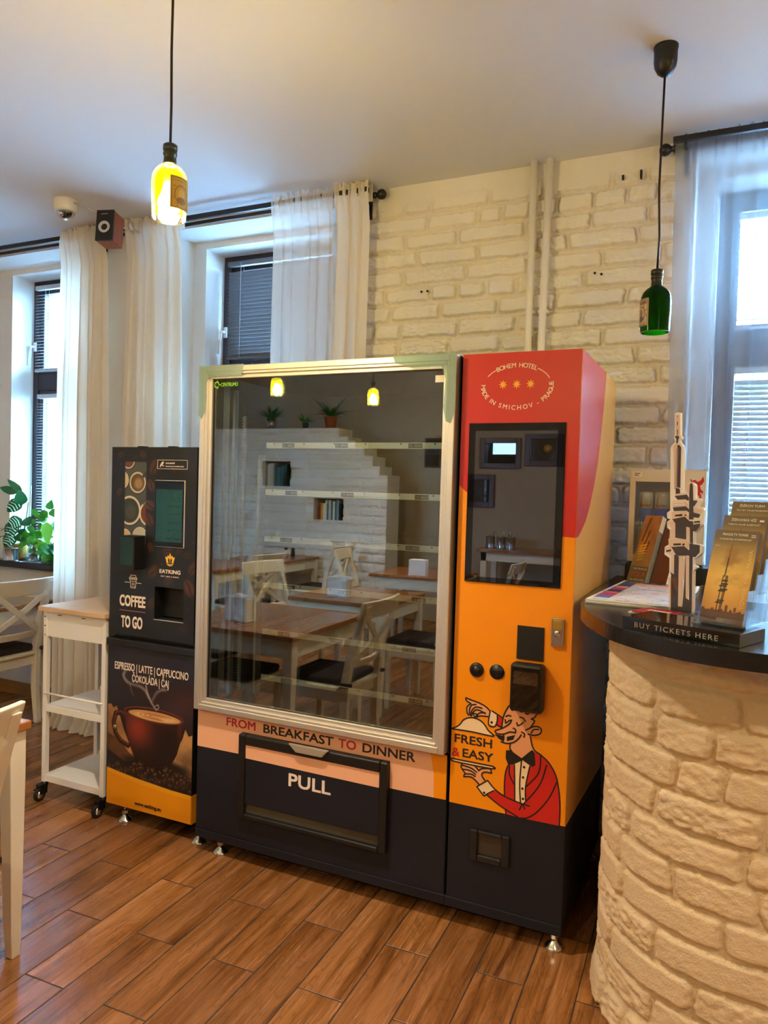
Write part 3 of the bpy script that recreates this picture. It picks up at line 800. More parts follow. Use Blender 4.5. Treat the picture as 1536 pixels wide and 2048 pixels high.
    # strip of torn film under the plinth
    box('rear_grille', (Wt, Wt + .001, .30, .60, .12, .30), M_BLACKP, t)
    return t

def levelling_foot(x, y, top, parent):
    m = MB(); m.lathe([(.030, 0), (.030, .004), (.026, .010), (.012, .022), (.010, .030)], 20, 0, (x, y, 0)); m.lathe([(.0065, .02), (.0065, top + .005)], 12, 0, (x, y, 0))
    m.lathe([(.013, .032), (.013, .044)], 6, 0, (x, y, 0), smooth=False)
    return m.build('levelling_foot', M_CHROME, parent)

def smooth2(pts, n=4):
    """Catmull-Rom through the drawn points"""
    if len(pts) < 3: return pts
    closed = pts[0] == pts[-1]
    out = []
    P = [np.array(p, float) for p in pts]; N = len(P)
    for i in range(N - 1):
        p1, p2 = P[i], P[i + 1]
        p0 = P[i - 1] if i else (P[N - 2] if closed else p1 * 2 - p2); p3 = P[i + 2] if i + 2 < N else (P[1] if closed else p2 * 2 - p1)
        # keep real corners sharp
        def corner(a, b, c):
            u, v = b - a, c - b; return (u @ v) / (np.linalg.norm(u) * np.linalg.norm(v) + 1e-9) < 0.1
        t1 = np.zeros(2) if (i or closed) and corner(p0, p1, p2) else (p2 - p0) / 2
        t2 = np.zeros(2) if (i + 2 < N or closed) and corner(p1, p2, p3) else (p3 - p1) / 2
        for k in range(n):
            t = k / n
            out.append(tuple((2 * t**3 - 3 * t**2 + 1) * p1 + (t**3 - 2 * t**2 + t) * t1 + (-2 * t**3 + 3 * t**2) * p2 + (t**3 - t**2) * t2))
    out.append(tuple(P[-1])); return out
ART_FILL={'skin':[[(1082,759),(1098,755),(1127,749),(1149,741),(1163,730),(1180,723),(1171,691),(1160,709),(1139,709),(1125,701),(1110,707),(1095,704),(1087,721),(1093,740),(1084,751)],[(1238,769),(1221,744),(1211,720),(1207,697),(1206,681),(1187,671),(1186,662),(1198,660),(1212,660),(1213,642),(1205,635),(1225,633),(1235,633),(1235,618),(1274,593),(1312,627),(1303,648),(1299,667),(1289,672),(1308,673),(1328,681),(1332,695),(1322,702),(1305,699),(1295,693),(1309,715),(1300,724),(1315,741),(1313,753),(1256,759)],[(1077,540),(1119,543),(1132,529),(1145,539),(1175,539),(1175,528),(1151,527),(1146,519),(1154,502),(1137,481),(1118,498),(1096,503),(1085,499),(1091,509),(1079,519),(1075,531)]],
'cream':[[(1167,730),(1190,717),(1187,688),(1181,680),(1162,686)],[(1040,652),(1053,658),(1066,669),(1077,685),(1095,695),(1113,699),(1132,693),(1148,682),(1162,664),(1180,651),(1173,649),(1104,652)],[(1163,502),(1190,476),(1184,471),(1159,451),(1148,458),(1132,475)],[(1251,571),(1274,590),(1299,575),(1289,509),(1291,459),(1282,447),(1256,454)],[(1042,551),(1181,549),(1179,544),(1048,545)],[(1109,712),(1123,711),(1116,700)]],
'red':[[(1191,715),(1207,710),(1205,679),(1187,688)],[(1230,563),(1252,569),(1253,509),(1256,454),(1220,465),(1221,515)],[(1314,620),(1332,616),(1358,596),(1381,561),(1392,517),(1398,464),(1398,405),(1288,404),(1229,406),(1226,420),(1201,433),(1164,455),(1189,475),(1220,463),(1256,453),(1282,447),(1291,462),(1292,512),(1300,573),(1314,580)]],
'black':[[(1222,610),(1235,613),(1273,594),(1305,626),(1313,620),(1318,581),(1309,572),(1277,588),(1247,569),(1231,565),(1222,584)],[(1188,653),(1212,652),(1212,637),(1196,644)],[(1223,654),(1250,664),(1244,648),(1224,640)]]}
ART_LINE=[[(1163,730),(1149,741),(1127,749),(1098,755),(1083,759),(1085,750),(1101,742)],
[(1101,742),(1091,734),(1087,724),(1091,706),(1100,705)],
[(1118,742),(1104,738),(1097,725),(1096,710)],
[(1138,733),(1120,734),(1107,724),(1100,708)],
[(1151,717),(1136,723),(1120,725),(1108,714),(1103,702)],
[(1149,720),(1129,715),(1122,701),(1134,707),(1163,709)],
[(1109,712),(1123,711),(1116,699),(1109,712)],
[(1172,729),(1206,713)],
[(1166,729),(1162,684),(1182,680),(1190,699),(1190,717)],
[(1187,688),(1206,680)],
[(1040,652),(1053,658),(1066,669),(1077,685),(1095,695),(1113,697),(1132,693),(1148,682),(1162,664),(1180,652),(1173,648),(1104,651),(1043,650),(1040,652)],
[(1238,769),(1221,744),(1211,720),(1207,697),(1206,681)],
[(1237,710),(1230,697),(1208,679),(1187,669),(1186,662),(1195,659),(1213,661),(1233,671),(1250,671),(1251,681),(1243,685)],
[(1218,718),(1225,723),(1234,722)],
[(1216,708),(1218,697),(1232,709)],
[(1263,723),(1273,722),(1281,713)],
[(1254,704),(1257,695),(1266,700),(1275,709)],
[(1187,654),(1212,652)],
[(1212,661),(1214,650),(1212,637)],
[(1205,635),(1225,633),(1247,641),(1262,656),(1269,668)],
[(1270,677),(1280,672),(1278,662)],
[(1283,685),(1298,696),(1309,715),(1309,720),(1299,723)],
[(1299,723),(1311,731),(1316,744),(1313,752),(1302,751)],
[(1293,691),(1305,699),(1322,702),(1332,695),(1329,682),(1311,673),(1291,674)],
[(1301,679),(1308,691),(1324,694)],
[(1237,758),(1235,744),(1240,742),(1247,754)],
[(1261,756),(1262,742),(1271,742),(1281,756)],
[(1281,738),(1288,737),(1299,750),(1291,750),(1281,738)],
[(1235,633),(1235,618),(1243,607)],
[(1299,667),(1303,648),(1312,627),(1332,616)],
[(1332,616),(1358,596),(1381,561),(1393,514),(1398,464),(1398,405)],
[(1230,563),(1223,538),(1221,503),(1222,465)],
[(1235,564),(1236,536),(1252,506)],
[(1333,613),(1332,574),(1323,547),(1292,508)],
[(1352,586),(1340,538),(1319,497),(1282,447)],
[(1386,540),(1364,486),(1329,435),(1298,409),(1273,403)],
[(1251,569),(1254,509),(1256,454)],
[(1273,588),(1270,512),(1275,448)],
[(1300,573),(1289,506),(1291,459)],
[(1165,502),(1189,479),(1220,463),(1256,454),(1303,447)],
[(1281,450),(1272,429)],
[(1281,450),(1289,435)],
[(1164,455),(1201,433),(1227,421),(1268,405)],
[(1227,421),(1229,406)],
[(1165,502),(1130,475),(1148,456),(1155,449),(1166,459),(1186,473)],
[(1077,540),(1075,528),(1091,509)],
[(1119,543),(1127,536),(1134,528),(1148,538),(1174,542),(1177,528),(1156,528),(1146,521),(1147,511),(1156,501)],
[(1079,536),(1108,532),(1127,522)],
[(1078,523),(1106,523),(1124,514)],
[(1123,507),(1109,512),(1088,508),(1085,499),(1107,503),(1123,496),(1138,483)],
[(1042,552),(1181,551),(1179,543),(1048,544),(1042,552)]]
ART_DOT=[(1172,692),(1282,567),(1280,534),(1279,498),(1282,466),(1155,460)]
vending_machine()
TOWER_OUT=[(-7,556),(3,558),(14,555),(17,493),(22,488),(22,483),(16,478),(19,472),(30,461),(34,337),(44,337),(44,352),(52,361),(69,361),(79,355),(81,320),(98,319),(100,315),(90,297),(106,296),(111,289),(111,279),(108,268),(107,250),(90,230),(82,227),(83,197),(101,196),(112,193),(111,173),(93,159),(84,156),(84,139),(94,138),(98,133),(85,124),(89,5),(0,4),(-5,149),(-25,157),(-25,179),(-10,187),(-9,203),(-7,227),(-19,234),(-20,251),(-7,258),(-20,261),(-22,276),(-9,284),(-11,289),(-18,457),(-15,465),(-1,476),(-6,485),(-5,494),(-7,556)]
TOWER={'beige':[[(1,494),(-2,550),(11,549),(14,493)],[(-7,463),(5,471),(9,468),(12,347),(4,342)],[(44,352),(52,360),(60,358),(60,331),(48,337)],[(7,330),(50,334),(52,328),(8,324)],[(0,311),(45,313),(57,302),(58,289),(48,299),(1,293)],[(-2,279),(49,284),(61,268),(60,262),(52,269),(-1,259)],[(77,295),(107,290),(105,279),(77,282)],[(-2,275),(47,283),(61,269),(61,261),(47,269),(1,260)],[(-18,251),(2,255),(13,248),(15,208),(-6,205),(-7,227),(1,232)],[(29,226),(41,229),(42,209),(30,208)],[(43,223),(49,225),(50,209),(44,209)],[(53,240),(66,241),(68,199),(55,205)],[(-11,203),(47,210),(67,198),(63,181),(48,188),(-8,180)],[(-23,177),(-3,182),(2,170),(2,158),(-18,164)],[(2,171),(14,171),(16,105),(3,109)],[(31,156),(45,159),(49,21),(34,19)],[(45,151),(51,151),(53,97),(47,94)],[(56,161),(69,163),(70,95),(67,34),(61,46)],[(-5,94),(5,96),(9,5),(1,4)],[(76,256),(100,262),(101,254),(78,250)],[(75,123),(85,124),(89,9),(81,7)]],
'dark':[[(3,549),(5,549),(5,545),(3,545)],[(4,531),(7,531),(7,522),(4,522)],[(5,509),(8,509),(8,494),(6,494)],[(-2,490),(3,493),(11,492),(14,487),(11,483),(9,471),(4,471),(4,483)],[(9,467),(16,466),(22,459),(25,347),(13,349)],[(9,347),(23,344),(25,332),(10,330)],[(6,324),(50,329),(58,320),(57,312),(45,316),(18,314)],[(1,292),(48,297),(60,289),(60,281),(51,285),(6,282)],[(60,358),(66,361),(70,355),(77,262),(62,261),(59,331)],[(74,314),(89,313),(78,298),(75,298)],[(76,281),(100,277),(95,267),(76,268)],[(1,259),(46,268),(63,257),(76,257),(78,197),(69,198),(66,239),(53,241),(54,206),(15,208),(13,248)],[(76,248),(101,252),(99,243),(88,231),(77,230)],[(1,181),(48,187),(66,177),(79,195),(102,194),(103,175),(89,161),(73,160),(66,163),(22,158),(10,172)],[(67,196),(78,197),(85,8),(76,6)],[(14,161),(31,156),(35,19),(51,20),(55,95),(54,161),(62,46),(79,39),(79,5),(9,5),(5,104),(16,105)],[(1,110),(17,105),(14,102),(5,104)]],
'win':[[(11,271),(37,275),(37,270),(11,267)],[(46,274),(52,274),(51,270),(46,270)],[(8,191),(36,194),(37,189),(10,186)],[(42,193),(50,195),(50,190),(42,188)],[(-17,170),(1,174),(1,169),(-16,165)],[(80,257),(100,259),(100,255),(81,253)],[(12,272),(36,275),(36,269),(13,268)]],
'pale':[[(3,308),(44,310),(44,307),(4,304)],[(4,301),(44,304),(44,300),(4,297)]],
'dusk':[[(5,94),(29,97),(31,53),(7,48)]]}

# ================================================================== THE BLACK COFFEE MACHINE
def coffee_machine():
    t = thing('coffee_machine', 'narrow black and orange coffee vending machine left of the glass one', 'coffee machine', (-2.338, 2.33, 0))
    DB = 0.52
    b = MB(); b.box(.012, .462, .07, DB, .10, .79); b.box(.012, .471, .055, DB, .79, 1.572); b.build('body', M_BLACKP, t, .003)
    hg = MB(); hg.box(.12, .15, .02, .05, 1.572, 1.578); hg.box(.28, .31, .02, .05, 1.572, 1.578); hg.build('hinge', M_BLACKP, t)
    # upper door with a real cup bay
    cx0, cx1, cz0, cz1 = .241, .389, .876, 1.008
    d = MB(); d.box(0, cx0, .002, .055, .794, 1.573); d.box(cx1, .444, .002, .055, .794, 1.573); d.box(cx0, cx1, .002, .055, .794, cz0); d.box(cx0, cx1, .002, .055, cz1, 1.573)
    do = d.build('upper_door', M_BLACKP, t)
    bay = MB(); bay.box(cx0, cx1, .15, .155, cz0, cz1); bay.box(cx0, cx1, .055, .15, cz0 - .003, cz0 + .004); bay.box(cx0 - .003, cx0, .055, .15, cz0, cz1); bay.box(cx1, cx1 + .003, .055, .15, cz0, cz1); bay.box(cx0, cx1, .055, .15, cz1, cz1 + .003)
    bo = bay.build('cup_bay', M_BLACKP, do)
    gr = MB()
    for i in range(9): gr.box(cx0 + .04 + i * .012, cx0 + .046 + i * .012, .06, .14, cz0 + .004, cz0 + .007)
    gr.build('drip_grate', M_ALU, do)
    a = Art(.444, .779, .0018, '17181d'); oz = .794
    rng = np.random.RandomState(4)
    def bean(x, z, r, rot, al=0.7, c='5a3826'):
        z -= oz
        a.ell(x, z, r, r * .68, '2a1a14', al, rot, .25); a.ell(x - r * .08, z + r * .1, r * .86, r * .54, c, al, rot, .45)
        co, si = math.cos(rot), math.sin(rot)
        a.line([(x + (k * co + .10 * r * math.sin(k * 4 / r) * si), z + (k * si - .10 * r * math.sin(k * 4 / r) * co)) for k in np.linspace(-r * .8, r * .8, 9)], r * .16, '1b100b', al)
    for q in ((.047, 1.538, .022, .5, .45), (.168, 1.541, .022, -.7, .6), (.228, 1.49, .036, 1.2, .7), (.33, 1.49, .02, 1.3, .3), (.214, 1.415, .030, -1.0, .8), (.045, 1.385, .023, .9, .6), (.207, 1.335, .034, -.3, .85), (.207, 1.275, .034, -.9, .8),
              (.215, 1.165, .024, -1.1, .6), (.306, 1.155, .030, .2, .5), (.365, 1.16, .022, .9, .4), (.405, 1.143, .022, .1, .3), (.235, 1.066, .036, .8, .6), (.434, 1.09, .034, 1.0, .6), (.42, 1.01, .042, -1.0, .75), (.227, .935, .030, 1.1, .45), (.314, 1.035, .030, .5, .45),
              (.434, 1.196, .009, .5, .6), (.410, .928, .008, 1.2, .6), (.275, 1.10, .008, .8, .6), (.36, 1.085, .010, .4, .3), (.13, 1.535, .008, .4, .5), (.05, 1.50, .007, 2.0, .7), (.272, 1.45, .007, 0, .5), (.39, .845, .036, .5, .22), (.42, 1.5, .006, 1, .4)): bean(*q)
    # tall picture strip of cups
    sx0, sx1, sz0, sz1 = .073, .187, 1.151 - oz, 1.512 - oz
    a.poly([(sx0, sz0), (sx1, sz0), (sx1, sz1), (sx0, sz1)], '4c4f4c')
    m = ((a.U > sx0) & (a.U < sx1) & (a.V > sz0) & (a.V < sz1))
    keep = a.c.copy()
    def cup(x, z, r, inner, c2=None):
        z -= oz
        a.ell(x + .004, z - .003, r * 1.04, r * 1.04, '33353a', .8); a.ell(x, z, r, r, 'd8cdb8'); a.ell(x, z, r * .90, r * .90, 'b9a88c'); a.ell(x, z, r * .84, r * .84, inner)
        if c2: a.ell(x + r * .1, z - r * .1, r * .5, r * .5, c2, .8, 0, .6)
    cup(.141, 1.428, .043, '5f4a33', 'b08a5a'); cup(.055, 1.437, .038, 'c7b48e'); cup(.090, 1.518, .034, '6a3b28'); cup(.100, 1.312, .060, '30362f', '4b4a40'); cup(.205, 1.303, .052, '6b3320'); cup(.158, 1.206, .040, 'b9b2a4'); cup(.076, 1.200, .035, 'c9a56e')
    a.line([(.186, 1.47 - oz), (.172, 1.455 - oz)], .014, '3a3c38'); a.line([(.165, 1.35 - oz), (.187, 1.345 - oz)], .02, '3b4a44', .7)
    a.c = np.where(m[..., None], a.c, keep)
    ob = a.mesh('door_print', face_front(0, .0015, .794), M_PRINT, do)
    # leave the cup bay open
    bm = bmesh.new(); bm.from_mesh(ob.data)
    bmesh.ops.delete(bm, geom=[f for f in bm.faces if cx0 < f.calc_center_median().x < cx1 and cz0 < f.calc_center_median().z < cz1], context='FACES')
    bm.to_mesh(ob.data); bm.free()
    MB().box(cx0 - .002, cx1 + .002, .0, .004, cz0 - .003, cz0).build('bay_lip', M_ALU, do)
    fr = lambda p: p
    # warning sticker
    st = MB()
    st.stroke([(.245, 1.486), (.396, 1.486), (.396, 1.521), (.245, 1.521), (.245, 1.486)], .0016, .0005, .0012); sto = st.build('sticker_outline', M_LETTER, do)
    cm = MB(); cm.stroke([(.262, 1.500), (.272, 1.511)], .009, .0005, .0012); cm.stroke([(.268, 1.500), (.277, 1.497)], .003, .0005, .0012); cm.stroke([(.258, 1.494), (.264, 1.502)], .004, .0005, .0012); cm.build('camera_symbol', M_LETTER, do)
    text('lettering', 'UPOZORNĚNÍ', M_LETTER, do, face_front(.286, .0008, 1.506), width=.046, height=.0055, bold=.02)
    text('lettering', 'Automat je monitorován.', M_LETTER, do, face_front(.286, .0008, 1.494), width=.094, height=.0055, bold=.02)
    # menu screen
    s = MB(); s.box(.235, .390, -.004, .004, 1.171, 1.441); so = s.build('screen_bezel', M_ALU, t, .007, 3)
    box('menu_screen', (.238, .387, -.0052, -.003, 1.174, 1.438), M_SCREENB, so, .003)
    box('display', (.246, .381, -.0058, -.005, 1.193, 1.404), glow_green, so)
    # card reader sticking out
    r = box('card_reader', (.113, .187, -.062, .004, 1.075, 1.213), M_BLACKP, t, .004)
    box('reader_screen', (.117, .183, -.0632, -.0615, 1.092, 1.208), M_SCREENG, r, .001)
    # crown emblem and lettering
    cr = MB(); K = .0005
    def P(l): return [(.318 + x * K, 1.098 + z * K) for x, z in l]
    cr.prism(P([(-34, 22), (-50, 72), (-30, 66), (-22, 84), (-14, 70), (0, 102), (14, 70), (22, 84), (30, 66), (50, 72), (34, 22), (16, 22), (22, 46), (10, 64), (0, 36), (-10, 64), (-22, 46), (-16, 22)]), .0006, .0013)
    cr.stroke(P([(-34, 15), (0, 8), (34, 15)]), .003, .0006, .0013); cr.stroke(P([(-24, 4), (0, -2), (24, 4)]), .0028, .0006, .0013); cr.stroke(P([(0, 84), (0, 22)]), .002, .0004, .0013)
    cr.build('crown_emblem', M_GOLD, do)
    text('lettering', 'EATKING', M_LETTER, do, face_front(.264, .0008, 1.066), width=.107, height=.0165, bold=.02)
    text('lettering', 'EAT LIKE A KING', M_LETTER, do, face_front(.272, .0008, 1.051), width=.091, height=.0055)
    # paper cup symbol
    cu = MB(); L_ = lambda q, w=.0028: cu.stroke(q, w, .0006, .0013)
    L_([(.110, 1.032), (.144, 1.032)]); L_([(.107, 1.028), (.107, 1.036), (.147, 1.036), (.147, 1.028), (.107, 1.028)]); L_([(.112, 1.036), (.114, 1.045), (.140, 1.045), (.142, 1.036)])
    L_([(.110, 1.028), (.115, .993), (.139, .993), (.144, 1.028)]); L_([(.112, 1.020), (.142, 1.020)]); L_([(.116, .999), (.138, .999)], .002); L_([(.121, 1.013), (.122, 1.006), (.132, 1.006), (.133, 1.013)], .002); L_([(.127, 1.006), (.127, 1.015)], .002)
    L_([(.082, 1.0145), (.111, 1.0145)]); L_([(.143, 1.0145), (.169, 1.0145)]); cu.build('cup_symbol', M_LETTER, do)
    text('lettering', 'COFFEE', M_LETTER, do, face_front(.055, .0008, .9165), width=.139, height=.049, bold=.03)
    MB().box(.055, .195, .0006, .0013, .8945, .8985).build('divider_line', mat('brown_ink', '8a5a4c', .5), do)
    text('lettering', 'TO GO', M_LETTER, do, face_front(.066, .0008, .8275), width=.115, height=.052, bold=.03)
    # ledge and lower door
    box('ledge', (-.003, .471, -.012, .07, .747, .777), M_BLACKP, t, .004); box('ledge_recess', (.02, .46, .03, .07, .777, .794), M_BLACKP, t)
    w = .449; lo = box('lower_door', (0, w + .001, .002, .07, .072, .745), M_BLACKP, t, .002)
    a = Art(w, .673, .0017, '17131a'); oz = .072
    U, V = a.U, a.V
    n1 = fbm(U * 5, V * 5, 9)
    g = np.clip((V - .35) / .3, 0, 1)[..., None]; a.c = hexc('1a1213') * (1 - g) + hexc('20202a') * g
    gl = np.exp(-(((U - .40) / .10) ** 2 + ((V - .47) / .08) ** 2)) * (.5 + n1); a.put(np.clip(gl, 0, 1) * .8, '5c2c28')
    gl = np.exp(-(((U - .20) / .16) ** 2 + ((V - .55) / .12) ** 2)) * .6; a.put(gl, '33252a')
    # burlap
    wv = (np.sin(U * 900 + 2 * np.sin(V * 30)) * np.sin(V * 1000 + 2 * np.sin(U * 25))) * .5 + .5
    def burlap(poly, c0, c1, k=1.0):
        keep = a.c.copy(); a.poly(poly, 'ffffff'); mk = (a.c[..., 0] > .99) & (a.c[..., 2] > .99); a.c = keep
        col = (hexc(c0) * (1 - wv[..., None]) + hexc(c1) * wv[..., None]) * (.45 + .8 * fbm(U * 12, V * 12, 33)[..., None]) * k
        a.c = np.where(mk[..., None], col, a.c)
    burlap([(0, .42), (.02, .425), (.03, .41), (.05, .42), (.09, .33), (.15, .22), (.10, .19), (0, .23)], '7a4a28', 'e0a468')
    burlap([(.449, .16), (.33, .20), (.36, .27), (.40, .34), (.412, .38), (.43, .352), (.449, .36)], '8a552c', 'efbd80')
    burlap([(0, .30), (.06, .285), (.12, .235), (.165, .205), (.10, .19), (0, .23)], '4a2a18', '9a6236', .9)
    # cup
    a.ell(.27, .20, .17, .035, '0d0808', .9, 0, .5)
    hp = [(.097, .385), (.07, .395), (.045, .387), (.033, .345), (.045, .305), (.075, .275), (.115, .262)]
    a.line(hp, .022, '2a1210'); a.line([(x + .002, z + .005) for x, z in hp], .007, '6b3a2a', .8)
    cup_ = [(.089, .405), (.093, .385), (.100, .34), (.118, .28), (.145, .235), (.177, .205), (.20, .195), (.32, .195), (.345, .222), (.372, .265), (.39, .32), (.400, .375), (.402, .41)]
    keep = a.c.copy(); a.poly(cup_, 'ffffff'); mk = (a.c[..., 0] > .99) & (a.c[..., 2] > .99); a.c = keep
    sh = np.exp(-(((U - .165) / .075) ** 2 + ((V - .335) / .07) ** 2)); s2 = np.exp(-(((U - .385) / .012) ** 2)) * np.clip((V - .25) / .1, 0, 1) * .35; s3 = np.clip((V - .33) / .08, 0, 1) * .25
    k = np.clip(sh + s2 + s3, 0, 1)[..., None]
    col = hexc('1a0b0a') * (1 - k) + hexc('8a2f1c') * k; a.c = np.where(mk[..., None], col, a.c)
    a.ell(.2455, .408, .157, .030, '6b3424'); a.ell(.2455, .407, .149, .025, '2b1310'); a.ell(.252, .404, .138, .0205, 'c98f58'); a.ell(.258, .402, .11, .014, 'e3b684', .9, 0, .3)
    for r in (.085, .06, .035): a.line([(.26 + r * math.cos(q) * 1.0, .4035 + r * .13 * math.sin(q)) for q in np.linspace(.4, 5.2, 16)], .0035, 'a8632f', .7)
    # beans in front
    for i in range(150):
        x = rng.rand() * .449; z = .128 + rng.rand() * (.085 - .04 * abs(x - .25) / .22) ; r = .008 + rng.rand() * .006; rot = rng.rand() * 3
        if .19 < x < .31 and z > .185: continue
        a.ell(x, z, r * 1.25, r * .85, '0d0807', .9, rot); a.ell(x, z + .001, r * 1.1, r * .7, '3d251b', .9, rot, .6); a.ell(x - .001, z + .003, r * .6, r * .3, 'b07c62', .55, rot, .8); a.line([(x - r * math.cos(rot), z - r * math.sin(rot) * .6), (x + r * math.cos(rot), z + r * math.sin(rot) * .6)], .0018, '120a08', .9)
    # steam
    for pts, ww, al in (([(.262, .432), (.240, .455), (.225, .475), (.212, .50), (.205, .53)], .012, .30), ([(.262, .432), (.275, .445), (.27, .455), (.255, .447)], .006, .35), ([(.225, .475), (.20, .505), (.17, .518), (.12, .523), (.095, .535), (.083, .555), (.095, .575)], .018, .18), ([(.235, .46), (.26, .50), (.29, .52), (.31, .52)], .018, .13), ([(.12, .523), (.125, .50), (.14, .475)], .010, .12)):
        for e in (1.0, .6, .3): a.line([tuple(p) for p in smooth2(pts, 5)], ww * e, 'b9a49a', al * .6)
    # amber foot with a curved edge
    edge = [(0, .153), (.06, .145), (.135, .136), (.19, .131), (.245, .127), (.30, .1225), (.352, .119), (.449, .116)]
    a.poly([(0, 0)] + edge + [(w, 0)], 'f3a31b'); a.poly([(x, z - .016 - .004 * math.sin(x * 7)) for x, z in edge] + [(w, 0), (0, 0)], 'ee9608')
    a.mesh('door_print', face_front(0, .0015, .072), M_PRINT, lo)
    box('amber_side', (w + .0008, w + .0018, .002, .069, .072, .187), M_ORANGED, lo)
    text('lettering', 'www.eatking.eu', M_LETTERD, lo, face_front(.158, .0008, .094), width=.140, height=.0165, bold=.025)
    text('lettering', 'ESPRESSO | LATTE | CAPPUCCINO', M_LETTER, lo, face_front(.034, .0008, .6475), width=.387, height=.033, bold=.012)
    text('lettering', 'ČOKOLÁDA | ČAJ', M_LETTER, lo, face_front(.130, .0008, .604), width=.193, height=.032, bold=.012)
    MB().lathe([(.009, 0), (.009, .006), (.006, .008), (.003, .008)], 16, 0, (.045, .002, .403), Matrix.Rotation(PI / 2, 4, 'X')).build('door_lock', M_CHROME, lo)
    for x, y in ((.08, .03), (.475, .022), (.08, .45), (.46, .45)): levelling_foot(x, y, .10, t)
    MB().box(.44, .478, .035, .07, .08, .10).build('foot_bracket', M_BLACKP, t)
    return t
glow_green = shader_mix('green_tinted_screen', lambda nt: mixs(nt, 0.12, nd(nt, 'ShaderNodeBsdfDiffuse', Color=(.004, .030, .020, 1)).outputs[0], nd(nt, 'ShaderNodeBsdfGlossy', Color=(.6, 1, .8, 1), Roughness=0.0).outputs[0]))
M_SCREENG = shader_mix('green_black_screen', lambda nt: mixs(nt, 0.10, nd(nt, 'ShaderNodeBsdfDiffuse', Color=(.003, .012, .009, 1)).outputs[0], nd(nt, 'ShaderNodeBsdfGlossy', Color=(.6, 1, .85, 1), Roughness=0.0).outputs[0]))
coffee_machine()

# ================================================================== SERVING TROLLEY
def trolley():
    t = thing('serving_trolley', 'white metal trolley with pale wood top beside the coffee machine', 'trolley', (-2.738, 2.32, 0))
    W_, D_ = .392, .40
    box('trolley_top', (0, W_, -.008, D_ + .03, .851, .873), M_CARTTOP, t, .003)
    X = (.012, W_ - .034); Y = (.012, D_ - .09)
    for x in X:
        for y in Y: box('leg', (x, x + .022, y, y + .022, .085, .851), M_CARTW, t, .002)
    a = MB(); a.box(X[0] + .022, X[1], .016, .022, .738, .838); a.build('front_apron', M_CARTW, t, .001)
    a = MB(); a.box(X[0] + .022, X[1], .0135, .03, .838, .8505); a.build('top_rail', M_CARTW, t, .001)
    for x in X: box('side_apron', (x + .008, x + .014, .034, Y[1], .738, .851), M_CARTW, t, .001)
    for x in (.10, .24): box('drawer_catch', (x, x + .022, .0115, .013, .836, .839), M_BLACKP, t)
    for z in (.425, .112): 
        s = MB(); s.box(X[0] + .003, X[1] + .019, .015, Y[1] + .019, z - .004, z + .004); s.box(X[0] + .022, X[1], .0135, .0215, z - .022, z + .008); s.box(X[0] + .022, X[1], Y[1] + .0125, Y[1] + .0205, z - .022, z + .02)
        s.build('shelf', M_CARTW, t, .001)
    MB().tube([(X[0] + .011, .012, .485), (X[1] + .011, .012, .485)], .0045, 10).build('guard_rail', M_CARTW, t)
    for z in (.825, .785, .745):
        MB().lathe([(.0035, 0), (.0035, .0012)], 10, 0, (X[0] + .011, .0122, z), Matrix.Rotation(PI / 2, 4, 'X')).build('screw', M_BLACKP if z > .75 else M_CHROME, t)
    for x in X:
        for y in Y:
            cx, cy = x + .011, y + .011
            c = MB(); c.lathe([(.006, .06), (.006, .09), (.012, .085), (.015, .08), (.015, .072), (.006, .07)], 14, 0, (cx, cy, 0)); c.box(cx - .022, cx - .018, cy - .028, cy + .012, .03, .074); c.box(cx + .0, cx + .004, cy - .028, cy + .012, .03, .074); c.box(cx - .022, cx + .006, cy - .03, cy + .014, .066, .076); c.box(cx - .05, cx - .022, cy - .02, cy - .004, .038, .044)
            co = c.build('caster', M_BLACKP, t, .0015)
            wl = MB(); R_ = Matrix.Rotation(PI / 2, 4, 'Y'); wl.lathe([(.012, -.008), (.026, -.008), (.030, -.004), (.030, .004), (.026, .008), (.012, .008)], 24, 0, (cx - .009, cy - .02, .030), R_)
            wl.build('wheel', M_RUBBER, co); hb = MB(); hb.lathe([(.018, -.0095), (.018, .0095)], 20, 0, (cx - .009, cy - .02, .030), R_); hb.lathe([(.005, -.013), (.005, .013)], 10, 0, (cx - .009, cy - .02, .030), R_); hb.build('hub', M_CHROME, co)
    return t
trolley()

